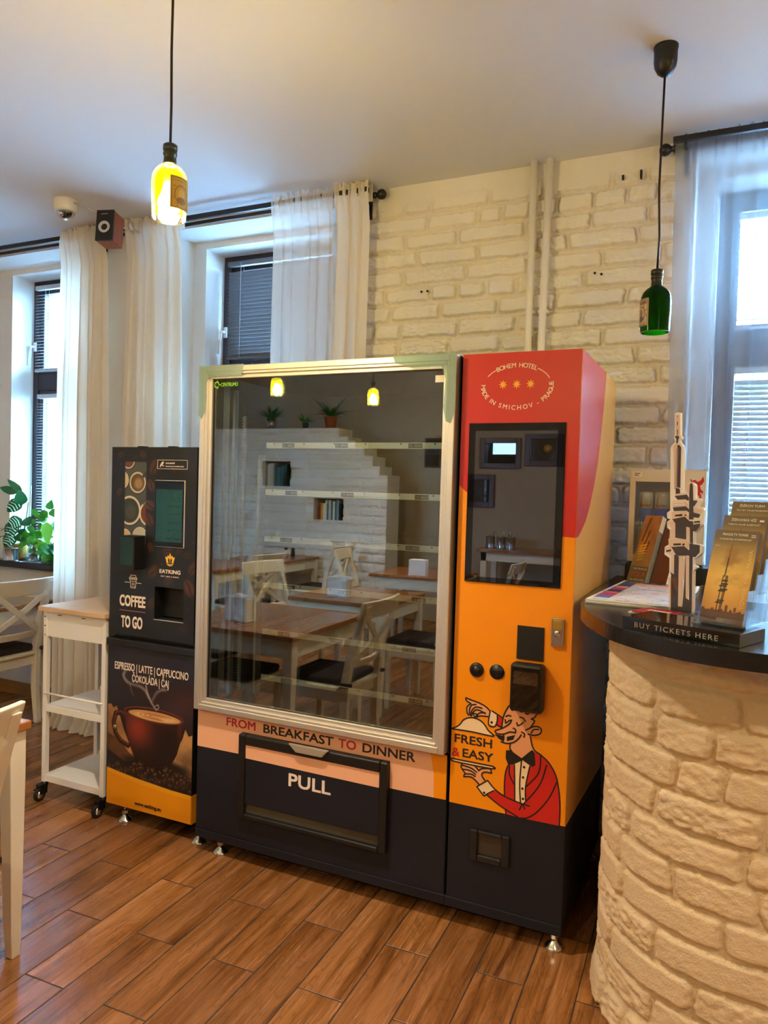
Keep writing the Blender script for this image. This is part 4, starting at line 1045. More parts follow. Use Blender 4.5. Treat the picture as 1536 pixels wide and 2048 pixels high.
# ================================================================== CURTAINS AND RODS
def curtain(label, top, bot, zt, zb, y, folds, amp, m, seed, hd=(-.024, .046)):
    rng = random.Random(seed); w = top[1] - top[0]
    t = thing('curtain', label, 'curtain', ((top[0] + top[1]) / 2, y, zb), 0)
    nu = int(folds * 22); nv = 70
    ph = [rng.random() * 6.28 for _ in range(6)]; fr = [1, .53, 1.71, 2.9]
    co = np.zeros((nv + 1, nu + 1, 3))
    s = np.linspace(0, 1, nu + 1)
    s2 = s + .035 * np.sin(2 * PI * s * 1.7 + ph[4]) + .02 * np.sin(2 * PI * s * 3.3 + ph[5])
    for j in range(nv + 1):
        v = (j / nv) ** 1.6; z = zt - v * (zt - zb)                     # more rows near the top
        k = min(1, max(0, (zt - z) / .9)); k2 = min(1, max(0, (zt - z) / .12))
        A = amp * (.35 + .65 * k)
        yy = A * (np.sin(2 * PI * folds * s2 + ph[0] + .5 * k) + .5 * np.sin(2 * PI * folds * fr[1] * s2 + ph[1] + 1.0 * k) + .22 * (1 - .5 * k) * np.sin(2 * PI * folds * fr[2] * s2 + ph[2])) / 1.5
        if k2 < 1:                                                     # gathered heading
            g = .010 * np.sin(2 * PI * folds * 2.3 * s + ph[3]) + .005 * np.sin(2 * PI * folds * 4.1 * s + ph[1]); yy = yy * k2 + g * (1 - k2)
        kf = min(1, max(0, (zt - z - .07) / .12)); yy = yy + hd[0] * (1 - kf)
        xs = top[0] + (top[1] - top[0]) * s; xb = bot[0] + (bot[1] - bot[0]) * s
        kk = (zt - z) / (zt - zb); x = xs * (1 - kk) + xb * kk + .006 * np.sin(2 * PI * folds * s2 + ph[2] + 2 * kk)
        z_ = np.full(nu + 1, z)
        if j < 8: z_ = z_ + (8 - j) / 8 * (.008 * np.sin(2 * PI * folds * 2.1 * s + ph[2]) + .005 * np.sin(2 * PI * folds * 3.7 * s))
        if zb < .05 and z < .05: yy = yy - (.05 - z) * .8
        co[j, :, 0] = x - (top[0] + top[1]) / 2; co[j, :, 1] = yy; co[j, :, 2] = z_ - zb
    idx = np.arange((nv + 1) * (nu + 1)).reshape(nv + 1, nu + 1)
    q = np.stack([idx[:-1, :-1], idx[1:, :-1], idx[1:, 1:], idx[:-1, 1:]], -1).reshape(-1, 4)
    o = grid_mesh('curtain_cloth', co.reshape(-1, 3), q, m, t)
    # sewn rod pocket: a second layer of cloth over the heading
    rows = [i for i in range(nv + 1) if zt - (i / nv) ** 1.6 * (zt - zb) > zt - .085]
    c2 = co[rows].copy(); c2[:, :, 1] += hd[1]
    idx = np.arange(len(rows) * (nu + 1)).reshape(len(rows), nu + 1)
    q = np.stack([idx[:-1, :-1], idx[1:, :-1], idx[1:, 1:], idx[:-1, 1:]], -1).reshape(-1, 4)
    grid_mesh('rod_pocket', c2.reshape(-1, 3), q, m, t)
    return t
M_CURT = cloth_mat('cream_curtain_cloth', 'efe6d6', 0.0, 0.34)
M_CURTL = cloth_mat('thin_cream_cloth', 'efe9e0', 0.33, 0.42)
M_SHEER = cloth_mat('dimmed_sheer_cloth', 'a4aeb9', 0.52, 0.30)  # white cloth, its colour greyed to stand in for dimmer backlight
curtain('tall cream curtain left of the coffee machine, reaching the floor', (-3.475, -3.15), (-3.50, -3.10), 2.83, .006, 3.075, 6, .030, M_CURT, 2)
curtain('cream curtain hanging behind the coffee machine', (-2.995, -2.635), (-3.03, -2.56), 2.83, .006, 3.078, 5, .028, M_CURT, 11)
curtain('wide thin cream curtain beside the white brick wall', (-2.062, -1.724), (-2.05, -1.735), 2.83, .30, 3.080, 5, .022, M_CURTL, 5)
curtain('narrow folded cream curtain at the rod end beside the bricks', (-1.726, -1.545), (-1.737, -1.575), 2.838, .30, 3.084, 3, .026, M_CURT, 8)
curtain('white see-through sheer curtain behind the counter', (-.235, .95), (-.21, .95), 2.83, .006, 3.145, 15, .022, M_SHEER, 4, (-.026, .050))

def rod(x0, x1, label, ends):
    t = thing('curtain_rod', label, 'curtain rod', ((x0 + x1) / 2, 3.145, 2.80)); h = (x1 - x0) / 2
    MB().tube([(-h, 0, 0), (h, 0, 0)], .0095, 14).build('rear_pole', M_BLACK, t)
    MB().box(-h - .01, h + .01, -.082, -.062, -.012, .012).build('front_rail', M_BLACK, t, .003)
    for s in ends:
        x = h * s
        MB().lathe([(.0095, -.0), (.015, .004), (.015, .012), (.010, .018), (.012, .022), (.021, .032), (.024, .044), (.021, .056), (.010, .065), (0, .067)], 18, 0, (x, 0, 0), Matrix.Rotation(PI / 2 * s, 4, 'Y'), caps=False).build('finial', M_BLACK, t)
        b = MB(); xb = x - s * .035; b.box(xb - .006, xb + .006, -.08, .055, -.024, -.010); b.box(xb - .008, xb + .008, .045, .055, -.09, .02); b.box(xb - .006, xb + .006, -.012, .012, -.065, -.01); b.build('bracket', M_BLACK, t, .002)
    for k in (-.55, 0.15): 
        b = MB(); xb = h * k; b.box(xb - .006, xb + .006, -.08, .055, -.024, -.010); b.box(xb - .008, xb + .008, .045, .055, -.06, .02); b.build('bracket', M_BLACK, t, .002)
    return t
rod(-5.6, -1.56, 'black double curtain rod over the two left windows', (1,))
rod(-.235, 1.35, 'black double curtain rod over the counter window', (-1,))

# ================================================================== PENDANT BOTTLE LAMPS
def bottle_mat(name, tint, body, transl, rim):
    def build(nt):
        t = nd(nt, 'ShaderNodeBsdfTransparent', Color=(*tint, 1)); tl = nd(nt, 'ShaderNodeBsdfTranslucent', Color=(*body, 1))
        g = nd(nt, 'ShaderNodeBsdfGlossy', Color=(1, 1, 1, 1), Roughness=.12)
        lw = nd(nt, 'ShaderNodeLayerWeight', Blend=rim)
        return mixs(nt, lw.outputs['Fresnel'], mixs(nt, transl, t.outputs[0], tl.outputs[0]), g.outputs[0])
    return shader_mix(name, build)
M_BOTY = bottle_mat('green_glass_lit_yellow', (.70, .67, .48), (.032, .028, .0), .45, .12)  # same green glass, with the bulb's warm glow put into its colour
M_BOTG = bottle_mat('green_bottle_glass', (.04, .34, .02), (.07, .60, .02), .52, .15)
M_NECK = mat('dark_bottle_neck', '1c1f16', 0.3)
M_BULBON = mat('lit_bulb', 'ffffff', 0.5, emit='ffffff', estr=1.0)
nt_ = M_BULBON.node_tree.nodes['Principled BSDF']; nt_.inputs['Emission Color'].default_value = (*LAMP_COLOR, 1)
M_BULBOFF = mat('frosted_bulb', 'dcdfe4', 0.35)
BULB_R = .030
M_BULBON.node_tree.nodes['Principled BSDF'].inputs['Emission Strength'].default_value = LAMP_POWER / (4 * PI * BULB_R ** 2 * PI)
def bend_label(o, r, a_mid, z0):
    me = o.data; n = len(me.vertices); co = np.empty(n * 3); me.vertices.foreach_get('co', co); co = co.reshape(-1, 3)
    w = co[:, 0].max(); ang = a_mid + (co[:, 0] - w / 2) / r
    out = np.stack([r * np.cos(ang), r * np.sin(ang), co[:, 1] + z0], 1); me.vertices.foreach_set('co', out.ravel()); me.update()
def label_art(base, ink, accent):
    a = Art(.066, .086, .0012, base); w, h = .066, .086
    def fr(i, c, t): a.line([(i, i), (w - i, i), (w - i, h - i), (i, h - i), (i, i)], t, c)
    fr(.001, accent, .002); fr(.004, ink, .0015); a.poly([(.006, h - .018), (w - .006, h - .018), (w - .006, h - .007), (.006, h - .007)], accent)
    for k in range(9): a.line([(.009 + k * .0055, h - .0155), (.0095 + k * .0055, h - .0095)], .002, ink)
    a.ell(w / 2, .038, .021, .025, ink); a.ell(w / 2, .038, .019, .023, base); a.ell(w / 2, .040, .010, .013, accent); a.ell(w / 2, .024, .014, .008, ink, .8)
    rng = random.Random(2)
    for k in range(60):
        x, z = rng.random() * w, rng.random() * (h - .02)
        if .006 < x < w - .006 and .006 < z and ((x - w / 2) / .023) ** 2 + ((z - .038) / .027) ** 2 > 1: a.ell(x, z, .002, .0012, ink, .8, rng.random() * 3)
    return a
def pendant(label, loc, lit, lab_ang=None, canopy=True, sway=0.0):
    x, y, zb = loc
    t = thing('pendant_lamp', label, 'lamp', (x, y, zb), 0)
    prof = [(.0445, 0), (.0450, .02), (.0468, .07), (.0472, .095), (.0455, .112), (.0405, .125), (.031, .136), (.022, .142), (.0185, .146)]
    b = MB(); b.lathe(prof, 36, 0, caps=False); b.lathe([(r - .003, z) for r, z in prof], 36, 0, caps=False)
    b.lathe([(.0445, 0), (.0430, -.001), (.0415, 0)], 36, 0, caps=False)
    bo = b.build('bottle_shade', M_BOTY if lit else M_BOTG, t)
    n = MB(); n.lathe([(.0190, .143), (.0175, .148), (.0165, .160), (.0165, .168), (.0185, .170), (.0185, .176), (.0165, .178), (.0165, .180), (.0190, .182), (.0190, .196), (.0165, .198)], 24, 0); n.build('bottle_neck', M_NECK, t)
    MB().lathe([(.017, .05 + .045), (.017, .13)], 16, 0).build('bulb_socket', M_BLACKP, t)
    bl = MB(); bl.sphere((0, 0, .042), BULB_R, 20, 12); bl.lathe([(.022, .062), (.014, .095)], 16, 0, caps=False); bl.build('bulb', M_BULBON if lit else M_BULBOFF, t)
    H = CEIL - zb
    MB().tube([(0, 0, .196), (.001 + sway, 0, .30), (-.002 - sway, 0, .45), (0, 0, H - .06)], .0035, 8).build('cord', M_BLACKP, t)
    MB().lathe([(.004, H - .092), (.012, H - .090), (.024, H - .080), (.033, H - .062), (.0355, H - .045), (.0355, H - .012), (.0375, H - .006), (.0375, H)], 28, 0).build('ceiling_canopy', M_BLACKP, t)
    if lab_ang is not None:
        a = label_art('c99a2a', '7a5a10', 'd8b040') if lit else label_art('b9a07a', '4a3a2c', '8f6a4a')  # lit copy of the label carries the yellow bulb glow in its colours
        o = a.mesh('bottle_label', Matrix.Identity(4), M_PRINT, t); bend_label(o, .0482, lab_ang, .016)
    return t
pendant('lit bottle pendant, yellow bulb glow put into its glass colour, hanging in front of the curtains', (-1.400, 1.584, 2.142), True, math.radians(-8))
pendant('unlit green bottle pendant hanging over the counter', (-.2325, 2.510, 1.952), False, math.radians(-150), True, .002)

# ================================================================== CAMERA AND SPEAKER NEAR THE CEILING
def dome_camera():
    t = thing('security_camera', 'white dome security camera on the ceiling', 'camera', (-3.10, 2.75, CEIL))
    MB().lathe([(.060, 0), (.060, -.006), (.062, -.012), (.059, -.052), (.055, -.060), (.046, -.062)][::-1], 32, 0).build('housing', mat('white_plastic', 'e9e4dc', .4), t)
    dm = MB(); dm.lathe([(.044, -.060)] + [(.044 * math.cos(a), -.060 - .040 * math.sin(a)) for a in np.linspace(.1, PI / 2 - .01, 9)], 28, 0, caps=False)
    dm.build('dome', glass_mat('smoky_dome', (.45, .45, .45), .08), t)
    e = MB(); e.sphere((0, 0, -.062), .030, 18, 10); eo = e.build('eyeball', M_BLACKP, t)
    MB().lathe([(.0, .036), (.010, .035), (.014, .030), (.014, .02)], 16, 0, (.004, -.006, -.064), Matrix.Rotation(2.1, 4, 'X') @ Matrix.Rotation(0.0, 4, 'Y')).build('lens', M_CHROME, eo)
    return t
dome_camera()
def speaker():
    t = thing('wall_speaker', 'small black and cherry wood speaker beside the dome camera', 'speaker', (-2.88, 2.79, 2.632), .28)
    w, d, h = .090, .105, .155
    M = Matrix.Rotation(-.10, 4, 'X')
    c = MB(); c.box(-w / 2, w / 2, .008, d, 0, h, 0, M); c.build('wooden_case', M_SPKWOOD, t, .003)
    f = MB(); f.box(-w / 2 - .001, w / 2 + .001, -.004, .008, -.001, h + .001, 0, M); f.build('front_baffle', M_BLACKP, t, .002)
    R_ = M @ Matrix.Translation((0, -.004, .068)) @ Matrix.Rotation(PI / 2, 4, 'X')
    MB().lathe([(.030, 0), (.030, .004), (.027, .005), (.012, -.002), (.010, -.002)], 28, 0, M=R_, caps=False).build('cone', mat('silver_cone', 'cfcabd', .35, .5), t)
    MB().lathe([(.0125, -.003), (.011, .002), (.006, .006), (0, .007)], 20, 0, M=R_, caps=False).build('dust_cap', M_BLACKP, t)
    MB().stroke([(-.020, .132), (-.010, .136), (.002, .134), (.012, .137)], .002, -.0048, -.004, lambda a, d, b: tuple(M @ Vector((a, d, b)))).build('script_mark', M_TAGTXT, t)
    br = MB(); br.tube([(.02, d - .01, .10), (.05, d + .08, .12), (.06, d + .20, .13)], .006, 10); br.lathe([(.022, 0), (.022, .012)], 18, 0, (.05, d + .06, .128), Matrix.Rotation(PI / 2, 4, 'Y')); br.build('mounting_arm', M_ALU, t)
    return t
speaker()
cb = MB(); cb.tube([(-3.045, 2.745, 2.825), (-2.99, 2.76, 2.81), (-2.955, 2.78, 2.785), (-2.93, 2.84, 2.76), (-2.90, 2.92, 2.75)], .0035, 8)
tag(cb.build('camera_cable', mat('grey_cable', 'b9b4ac', .5)), 'thin pale cable from the dome camera to the speaker', 'cable')

# ================================================================== PLANTS ON THE WINDOW SILL
def leaf(mb, base, direction, up, L, w, mi=0, fold=.25, bend=.35, shape=(0, .55, .9, 1, .85, .5, 0)):
    """one leaf: a folded, bent blade"""
    d = Vector(direction).normalized(); u = Vector(up); s = d.cross(u).normalized(); u = s.cross(d).normalized()
    n = len(shape); v = []
    for i, k in enumerate(shape):
        t = i / (n - 1); c = Vector(base) + d * (L * t) - u * (bend * L * t * t)
        v += [c + s * (w / 2 * k) + u * (fold * w * k * .5), c, c - s * (w / 2 * k) + u * (fold * w * k * .5)]
    f = []
    for i in range(n - 1):
        a = i * 3; f += [(a, a + 1, a + 4, a + 3), (a + 1, a + 2, a + 5, a + 4)]
    mb.add(v, f, mi, True)

TOCAM = Vector((4.1, -3.45, .4)).normalized()
def plant_root(label, x, y, name='potted_plant'): return thing(name, label, 'plant', (x, y, ZSILL + .0005), 0, 'plants on the window sill')
def pot(t, prof, m, name='pot', soil=None):
    b = MB(); b.lathe(prof, 26, 0); o = b.build(name, m, t)
    if soil: MB().lathe([(soil[0], soil[1] - .004), (soil[0], soil[1])], 20, 0).build('soil', M_SOIL, t)
    return o
TIN = [(.001, 0), (.046, 0), (.047, .003), (.046, .006), (.046, .076), (.048, .078), (.048, .081), (.045, .081), (.045, .07), (.001, .07)]
def stems(t, paths, r=.0022):
    m = MB()
    for p in paths: m.tube(p, r, 6)
    return m.build('stem', M_STEM, t)
rnd = random.Random(12)
# palm seedling in a tin
t = plant_root('small palm seedling in a shiny tin at the left end of the sill', -4.25, 3.372); pot(t, TIN, M_TIN, 'tin', (.044, .072))
stems(t, [[(.005, 0, .07), (-.012, 0, .12), (-.036, 0, .17), (-.044, 0, .205)], [(-.04, -.005, .16), (-.07, -.02, .15), (-.10, -.05, .12), (-.115, -.06, .09)]], .003)
f = MB()
for i in range(14):
    a = i / 14 * 2 * PI; leaf(f, (-.044, 0, .205), (math.cos(a), math.sin(a) * .8, .35 - .2 * (i % 2)), (0, 0, 1), .055, .008, bend=.6)
f.build('frond', M_LEAFD, t)
# monstera on a stake in an ochre pot
t = plant_root('tall monstera tied to a stake in an ochre pot', -4.277, 3.468)
pot(t, [(.001, 0), (.030, 0), (.033, .01), (.047, .095), (.049, .100), (.045, .100), (.042, .085), (.001, .085)], M_TERRA, 'pot', (.041, .087))
MB().tube([(.02, .01, .08), (.07, .01, .30), (.078, .01, .49)], .004, 8).build('stake', mat('bamboo_stake', 'c9bfae', .7), t)
stems(t, [[(.0, 0, .08), (.03, 0, .2), (.06, 0, .33), (.065, 0, .38)], [(.0, 0, .08), (-.01, 0, .15), (.0, 0, .22)], [(.02, 0, .15), (.05, 0, .25), (.07, 0, .26)]], .003)
f = MB()
ms = (0, .7, 1, .95, .8, .5, 0)
for (bx, bz, dx, dz, L, w) in ((.065, .40, -.8, -.75, .13, .085), (.065, .36, .25, .5, .11, .08), (.03, .44, -.9, .25, .13, .055), (.07, .44, -.6, .65, .13, .045), (.01, .25, -.25, -1, .12, .09), (.07, .27, -.5, -.35, .10, .09), (.09, .27, .75, -.2, .09, .085), (-.005, .17, -.5, -1, .11, .085), (.03, .17, .8, -.3, .09, .07), (.06, .16, .7, .35, .08, .06)):
    leaf(f, (bx, -.05, bz), Vector((dx * .80, -.45 if dx < 0 else -.25, dz)), TOCAM, L, w, shape=ms, bend=.2, fold=.12)
fo = f.build('leaf_blades', M_LEAFD, t)
v = MB()
for (bx, bz, dx, dz, L, w) in ((.065, .40, -.8, -.75, .13, .085), (.01, .25, -.25, -1, .12, .09), (-.005, .17, -.5, -1, .11, .085), (.07, .27, -.5, -.35, .10, .09)):
    d = Vector((dx * .8, -.45 if dx < 0 else -.25, dz)).normalized(); s = d.cross(TOCAM).normalized()
    for k in (.25, .4, .55, .7):
        for sg in (-1, 1): v.tube([Vector((bx, -.052, bz)) + d * L * k + TOCAM * .008, Vector((bx, -.052, bz)) + d * L * (k + .08) + s * sg * w * .36 + TOCAM * .012], .0035, 5)
v.build('pale_leaf_marking', mat('pale_leaf', 'b9e3c9', .5), fo)
# cutting in a conical glass
t = plant_root('leafy cutting in a clear conical glass vase', -4.09, 3.425)
b = MB(); pr = [(.041, 0), (.040, .004), (.019, .110), (.021, .120)]; b.lathe(pr, 26, 0, caps=False); b.lathe([(.001, 0), (.041, 0)], 26, 0, caps=False); b.build('glass_vase', M_ACRYL, t)
MB().lathe([(.038, .004), (.030, .050)], 24, 0).build('water', glass_mat('murky_water', (.62, .62, .52), .04), t)
stems(t, [[(0, 0, .02), (.0, 0, .10), (-.02, -.01, .16)], [(.005, 0, .02), (.005, 0, .11), (.02, 0, .22), (.04, 0, .29)], [(0, 0, .05), (-.01, 0, .12), (-.05, -.01, .15)]])
f = MB()
for i in range(26): leaf(f, (-.045 + rnd.gauss(0, .03), -.01 + rnd.gauss(0, .015), .135 + rnd.gauss(0, .025)), (rnd.gauss(0, 1), -.4, rnd.gauss(0, .8)), TOCAM, .05, .032, bend=.3)
for (bx, bz, dx, dz) in ((0, .20, -1, .3), (.01, .25, -1, .2), (.03, .27, .9, .3), (.03, .29, -.6, .6), (.02, .22, .8, .1), (.0, .17, .8, .2)): leaf(f, (bx, 0, bz), (dx, -.2, dz), TOCAM, .075, .042, bend=.2)
f.build('leaf_blades', M_LEAF, t)
# pothos in a dark glass pot
t = plant_root('grey green trailing plant in a dark glass pot', -4.085, 3.52)
pot(t, [(.001, 0), (.034, 0), (.036, .07), (.034, .072), (.001, .06)], mat('dark_glass_pot', '30343a', .15), 'pot', (.031, .062))
stems(t, [[(0, 0, .06), (.01, 0, .15), (.03, 0, .25), (.09, -.01, .30)], [(0, 0, .06), (-.02, -.01, .12), (-.04, -.02, .16)]])
f = MB()
for (bx, bz, dx, dz, L) in ((-.02, .15, 1, .1, .09), (-.03, .17, -.9, .25, .07), (.0, .13, .9, -.5, .08), (-.01, .12, -.8, -.3, .07), (.02, .27, -1, -.1, .085), (.03, .28, -.8, .3, .08), (.07, .29, .8, .2, .08), (.08, .27, .3, -1, .085), (.02, .24, -.6, -.7, .07), (.10, .30, .9, -.1, .08)): leaf(f, (bx, -.02, bz), (dx, -.15, dz), TOCAM, L, .042, bend=.25)
f.build('leaf_blades', mat('grey_green_leaf', '86b596', .45, var=.3, vscale=20), t)
# bright climber in a white pot
t = plant_root('bright green climbing plant in a white pot', -3.965, 3.43)
pot(t, [(.001, 0), (.028, 0), (.030, .004), (.048, .085), (.045, .085), (.001, .07)], mat('white_pot', 'ece9e2', .4), 'pot', (.042, .073))
stems(t, [[(0, 0, .07), (.005, 0, .2), (0, 0, .30), (.01, 0, .35)], [(0, 0, .07), (.04, 0, .22), (.09, 0, .30), (.12, 0, .26)], [(0, 0, .07), (-.03, 0, .11), (-.07, -.01, .13)]])
f = MB()
for (bx, bz, dx, dz, L, w, mi) in ((.0, .34, .5, .7, .075, .05, 0), (.02, .34, .9, -.5, .09, .06, 0), (-.01, .33, -.6, -.5, .08, .055, 0), (-.02, .26, .35, -1, .15, .075, 1), (-.03, .27, -.8, .35, .08, .05, 0), (.05, .25, .8, -.15, .10, .06, 2), (.09, .29, .7, .1, .07, .05, 2), (-.03, .12, -.9, -.25, .10, .075, 1), (-.01, .13, -.25, -1, .12, .085, 0), (.03, .12, .8, -.3, .09, .075, 0), (.08, .11, .7, .2, .09, .07, 0), (.10, .10, .4, -.9, .09, .075, 1)):
    leaf(f, (bx, -.01, bz), (dx, -.2, dz), TOCAM, L, w, mi, bend=.22, shape=(0, .8, 1, .9, .7, .4, 0))
f.build('leaf_blades', [M_LEAF, M_LEAFL, mat('blue_green_leaf', '6fae9a', .45)], t)
# striped prayer plant spilling over the edge
t = plant_root('striped low plant spilling over the sill edge by the curtain', -3.862, 3.42)
pot(t, [(.001, 0), (.036, 0), (.042, .045), (.040, .045), (.001, .04)], mat('green_glazed_pot', '2d4a3c', .3), 'pot', (.038, .042))
stems(t, [[(.03, 0, .04), (.05, -.01, .12), (.05, -.02, .17)], [(.04, 0, .04), (.06, -.03, .06), (.05, -.06, .01)], [(-.01, 0, .04), (-.02, -.03, .06), (-.03, -.05, .02)]])
f = MB()
for i in range(34):
    a = rnd.random() * PI * 2; leaf(f, (rnd.gauss(0, .035), -.02 + rnd.gauss(0, .018), .05 + rnd.gauss(0, .018)), (math.cos(a), -.5 - .3 * rnd.random(), .5 * math.sin(a)), Vector((TOCAM.x, TOCAM.y, .8)), .065, .045, i % 2, bend=.35)
f.build('leaf_blades', [M_LEAFD, M_LEAF], t)

# ================================================================== TABLES AND CHAIRS
TH = .71
def table(label, x0, x1, y0, y1, group='wood topped white tables'):
    t = thing('dining_table', label, 'table', ((x0 + x1) / 2, (y0 + y1) / 2, 0), 0, group); w, d = (x1 - x0) / 2, (y1 - y0) / 2
    box('table_top', (-w, w, -d, d, TH - .026, TH), M_TABLE, t, .003)
    i = .010
    a = MB(); a.box(-w + .06, w - .06, -d + i + .01, -d + i + .03, TH - .115, TH - .026); a.box(-w + .06, w - .06, d - i - .03, d - i - .01, TH - .115, TH - .026)
    a.box(-w + i + .01, -w + i + .03, -d + .06, d - .06, TH - .115, TH - .026); a.box(w - i - .03, w - i - .01, -d + .06, d - .06, TH - .115, TH - .026); a.build('apron', M_PAINTW, t)
    for sx in (-1, 1):
        for sy in (-1, 1):
            m = MB(); ox, oy = sx * (w - i), sy * (d - i); a_, b_ = .052, .030
            v = []
            for z, k in ((0, b_), (.08, .036), (TH - .16, a_), (TH - .026, a_)):
                # the outer faces stay straight, the inner faces taper
                for (px, py) in ((0, 0), (1, 0), (1, 1), (0, 1)): v.append((ox - sx * px * k - sx * (a_ - k) * .25, oy - sy * py * k - sy * (a_ - k) * .25, z))
            f = [(0, 3, 2, 1), (12, 13, 14, 15)]
            for j in range(3):
                for q in range(4): f.append((j * 4 + q, j * 4 + (q + 1) % 4, j * 4 + 4 + (q + 1) % 4, j * 4 + 4 + q))
            if sx * sy < 0: f = [tuple(reversed(q)) for q in f]
            m.add(v, f).build('leg', M_PAINTW, t, .003)
    return t

def chair(label, x, y, rz, group='white cross back chairs'):
    """faces its own -y; the back is at +y"""
    t = thing('dining_chair', label, 'chair', (x, y, 0), rz, group)
    W_ = .195
    s = MB(); s.box(-.20, .20, -.19, .19, .405, .425); s.build('seat', M_PAINTW, t, .006)
    c = MB(); c.box(-.185, .185, -.185, .165, .425, .462); co = c.build('cushion', M_CUSHION, t, .014, 3)
    k = MB()
    for sx in (-1, 1): k.box(sx * .195 - .012, sx * .195 + .012, .145, .215, .432, .450)
    k.build('cushion_tie', M_CUSHION, co, .003)
    a = MB(); a.box(-.165, .165, -.175, -.158, .345, .405); a.box(-.165, .165, .150, .168, .345, .405)
    for sx in (-1, 1): a.box(sx * .178 - .009, sx * .178 + .009, -.16, .16, .345, .405)
    a.build('apron', M_PAINTW, t, .002)
    for sx in (-1, 1):
        m = MB(); x0 = sx * .178; v = []
        for z, k_ in ((0, .024), (.405, .038)):
            for px, py in ((-1, -1), (1, -1), (1, 1), (-1, 1)): v.append((x0 + px * k_ / 2, -.170 + py * k_ / 2, z))
        m.add(v, [(0, 3, 2, 1), (4, 5, 6, 7)] + [(q, (q + 1) % 4, 4 + (q + 1) % 4, 4 + q) for q in range(4)]).build('front_leg', M_PAINTW, t, .003)
        m = MB(); prof = ((0, .195, .030), (.20, .172, .040), (.43, .172, .044), (.62, .205, .040), (.845, .285, .032)); v = []; w2 = .016
        for z, yc, dp in prof:
            for px, py in ((-1, -1), (1, -1), (1, 1), (-1, 1)): v.append((x0 + px * w2, yc + py * dp / 2, z))
        f = [(0, 3, 2, 1), tuple(range(16, 20))]
        for j in range(4):
            for q in range(4): f.append((j * 4 + q, j * 4 + (q + 1) % 4, j * 4 + 4 + (q + 1) % 4, j * 4 + 4 + q))
        m.add(v, f).build('rear_post', M_PAINTW, t, .003)
    def rail(z0, z1, yb, th, bow, half, top_round=False):
        m = MB(); v = []; n = 10
        for i in range(n + 1):
            u = -1 + 2 * i / n; yc = yb + bow * (1 - u * u); lift = .0
            for (dy, z) in ((-th / 2, z0), (th / 2, z0), (th / 2 + (z1 - z0) * .36, z1), (-th / 2 + (z1 - z0) * .36, z1)): v.append((u * half, yc + dy, z + lift))
        f = [(0, 1, 2, 3), tuple(reversed(range(n * 4, n * 4 + 4)))]
        for i in range(n):
            for q in range(4): f.append((i * 4 + q, i * 4 + 4 + q, i * 4 + 4 + (q + 1) % 4, i * 4 + (q + 1) % 4))
        return m.add(v, f, 0, False)
    rail(.775, .868, .248, .022, .030, .212).build('top_rail', M_PAINTW, t, .007, 3)
    rail(.515, .555, .175, .020, .028, .165).build('lower_rail', M_PAINTW, t, .004)
    m = MB()
    for sx in (-1, 1):
        p = [(-.160, .198, .550), (-.08, .222, .606), (0, .242, .664), (.08, .262, .722), (.160, .278, .782)]; v = []
        off = .004 * sx
        for (px, py, pz) in p:
            for dx, dy in ((-.012, -.007), (.012, -.007), (.012, .007), (-.012, .007)): v.append((sx * px + dx * .8, py + dy + off + .012 * (1 - abs(px) / .16), pz - sx * 0 - dx * 1.0 * sx))
        f = [(0, 1, 2, 3), (19, 18, 17, 16)]
        for i in range(4):
            for q in range(4): f.append((i * 4 + q, i * 4 + 4 + q, i * 4 + 4 + (q + 1) % 4, i * 4 + (q + 1) % 4))
        MB().add(v, f).build('cross_bar', M_PAINTW, t, .002)
    return t
table('wood topped white table with its corner at the left edge, nearest the camera', -2.65, -1.86, .755, 1.555)
table('wood topped white table against the plant window', -4.55, -3.635, 2.45, 3.19)
ch0 = chair('white cross back chair with dark cushion by the plant window', -3.83, 2.900, -PI / 2)
dup(ch0, (-1.885, 1.105, 0), -PI / 2, 'white cross back chair at the nearest table, only its back corner in view')
# the rest of the dining room, seen only as reflections in the glass
table('wood topped square table with a napkin holder, second row from the glass', -2.60, -1.90, -.25, .43)
table('wood topped square table in front of the brick partition, right', -2.76, -2.0, -1.78, -1.10)
table('wood topped table close to the brick partition with shakers on it', -4.45, -3.83, -2.12, -1.42)
table('wood topped table in the middle left of the dining room', -4.70, -3.87, -1.22, -.45)
for x, y, r, lb in ((-2.80, .95, PI / 2, 'white chair on the far side of the nearest table'), (-1.80, .02, -PI / 2, 'white chair at the right of the second row table'), (-2.86, .0, PI / 2 + .2, 'white chair at the left of the second row table'),
                    (-2.93, -1.50, PI / 2 - .15, 'white chair at the left of the partition table'), (-3.66, -1.80, -PI / 2, 'white chair beside the shaker table'), (-3.70, -.62, -PI / 2 + .2, 'white chair at the middle left table'), (-1.80, -1.35, -PI / 2, 'white chair right of the partition table')):
    dup(ch0, (x, y, 0), r, lb)
def stool():
    t = thing('padded_stool', 'white stool with a dark cushion under the nearest table', 'stool', (-2.36, 1.30, 0))
    box('seat', (-.18, .18, -.17, .17, .40, .42), M_PAINTW, t, .004); box('cushion', (-.17, .17, -.16, .16, .42, .46), M_CUSHION, t, .014)
    for sx in (-1, 1):
        for sy in (-1, 1): box('leg', (sx * .16 - .016, sx * .16 + .016, sy * .15 - .016, sy * .15 + .016, 0, .40), M_PAINTW, t, .003)
stool()
M_NAP = mat('embossed_white_plastic', 'e9eaec', .5, bump=.6, bscale=45)
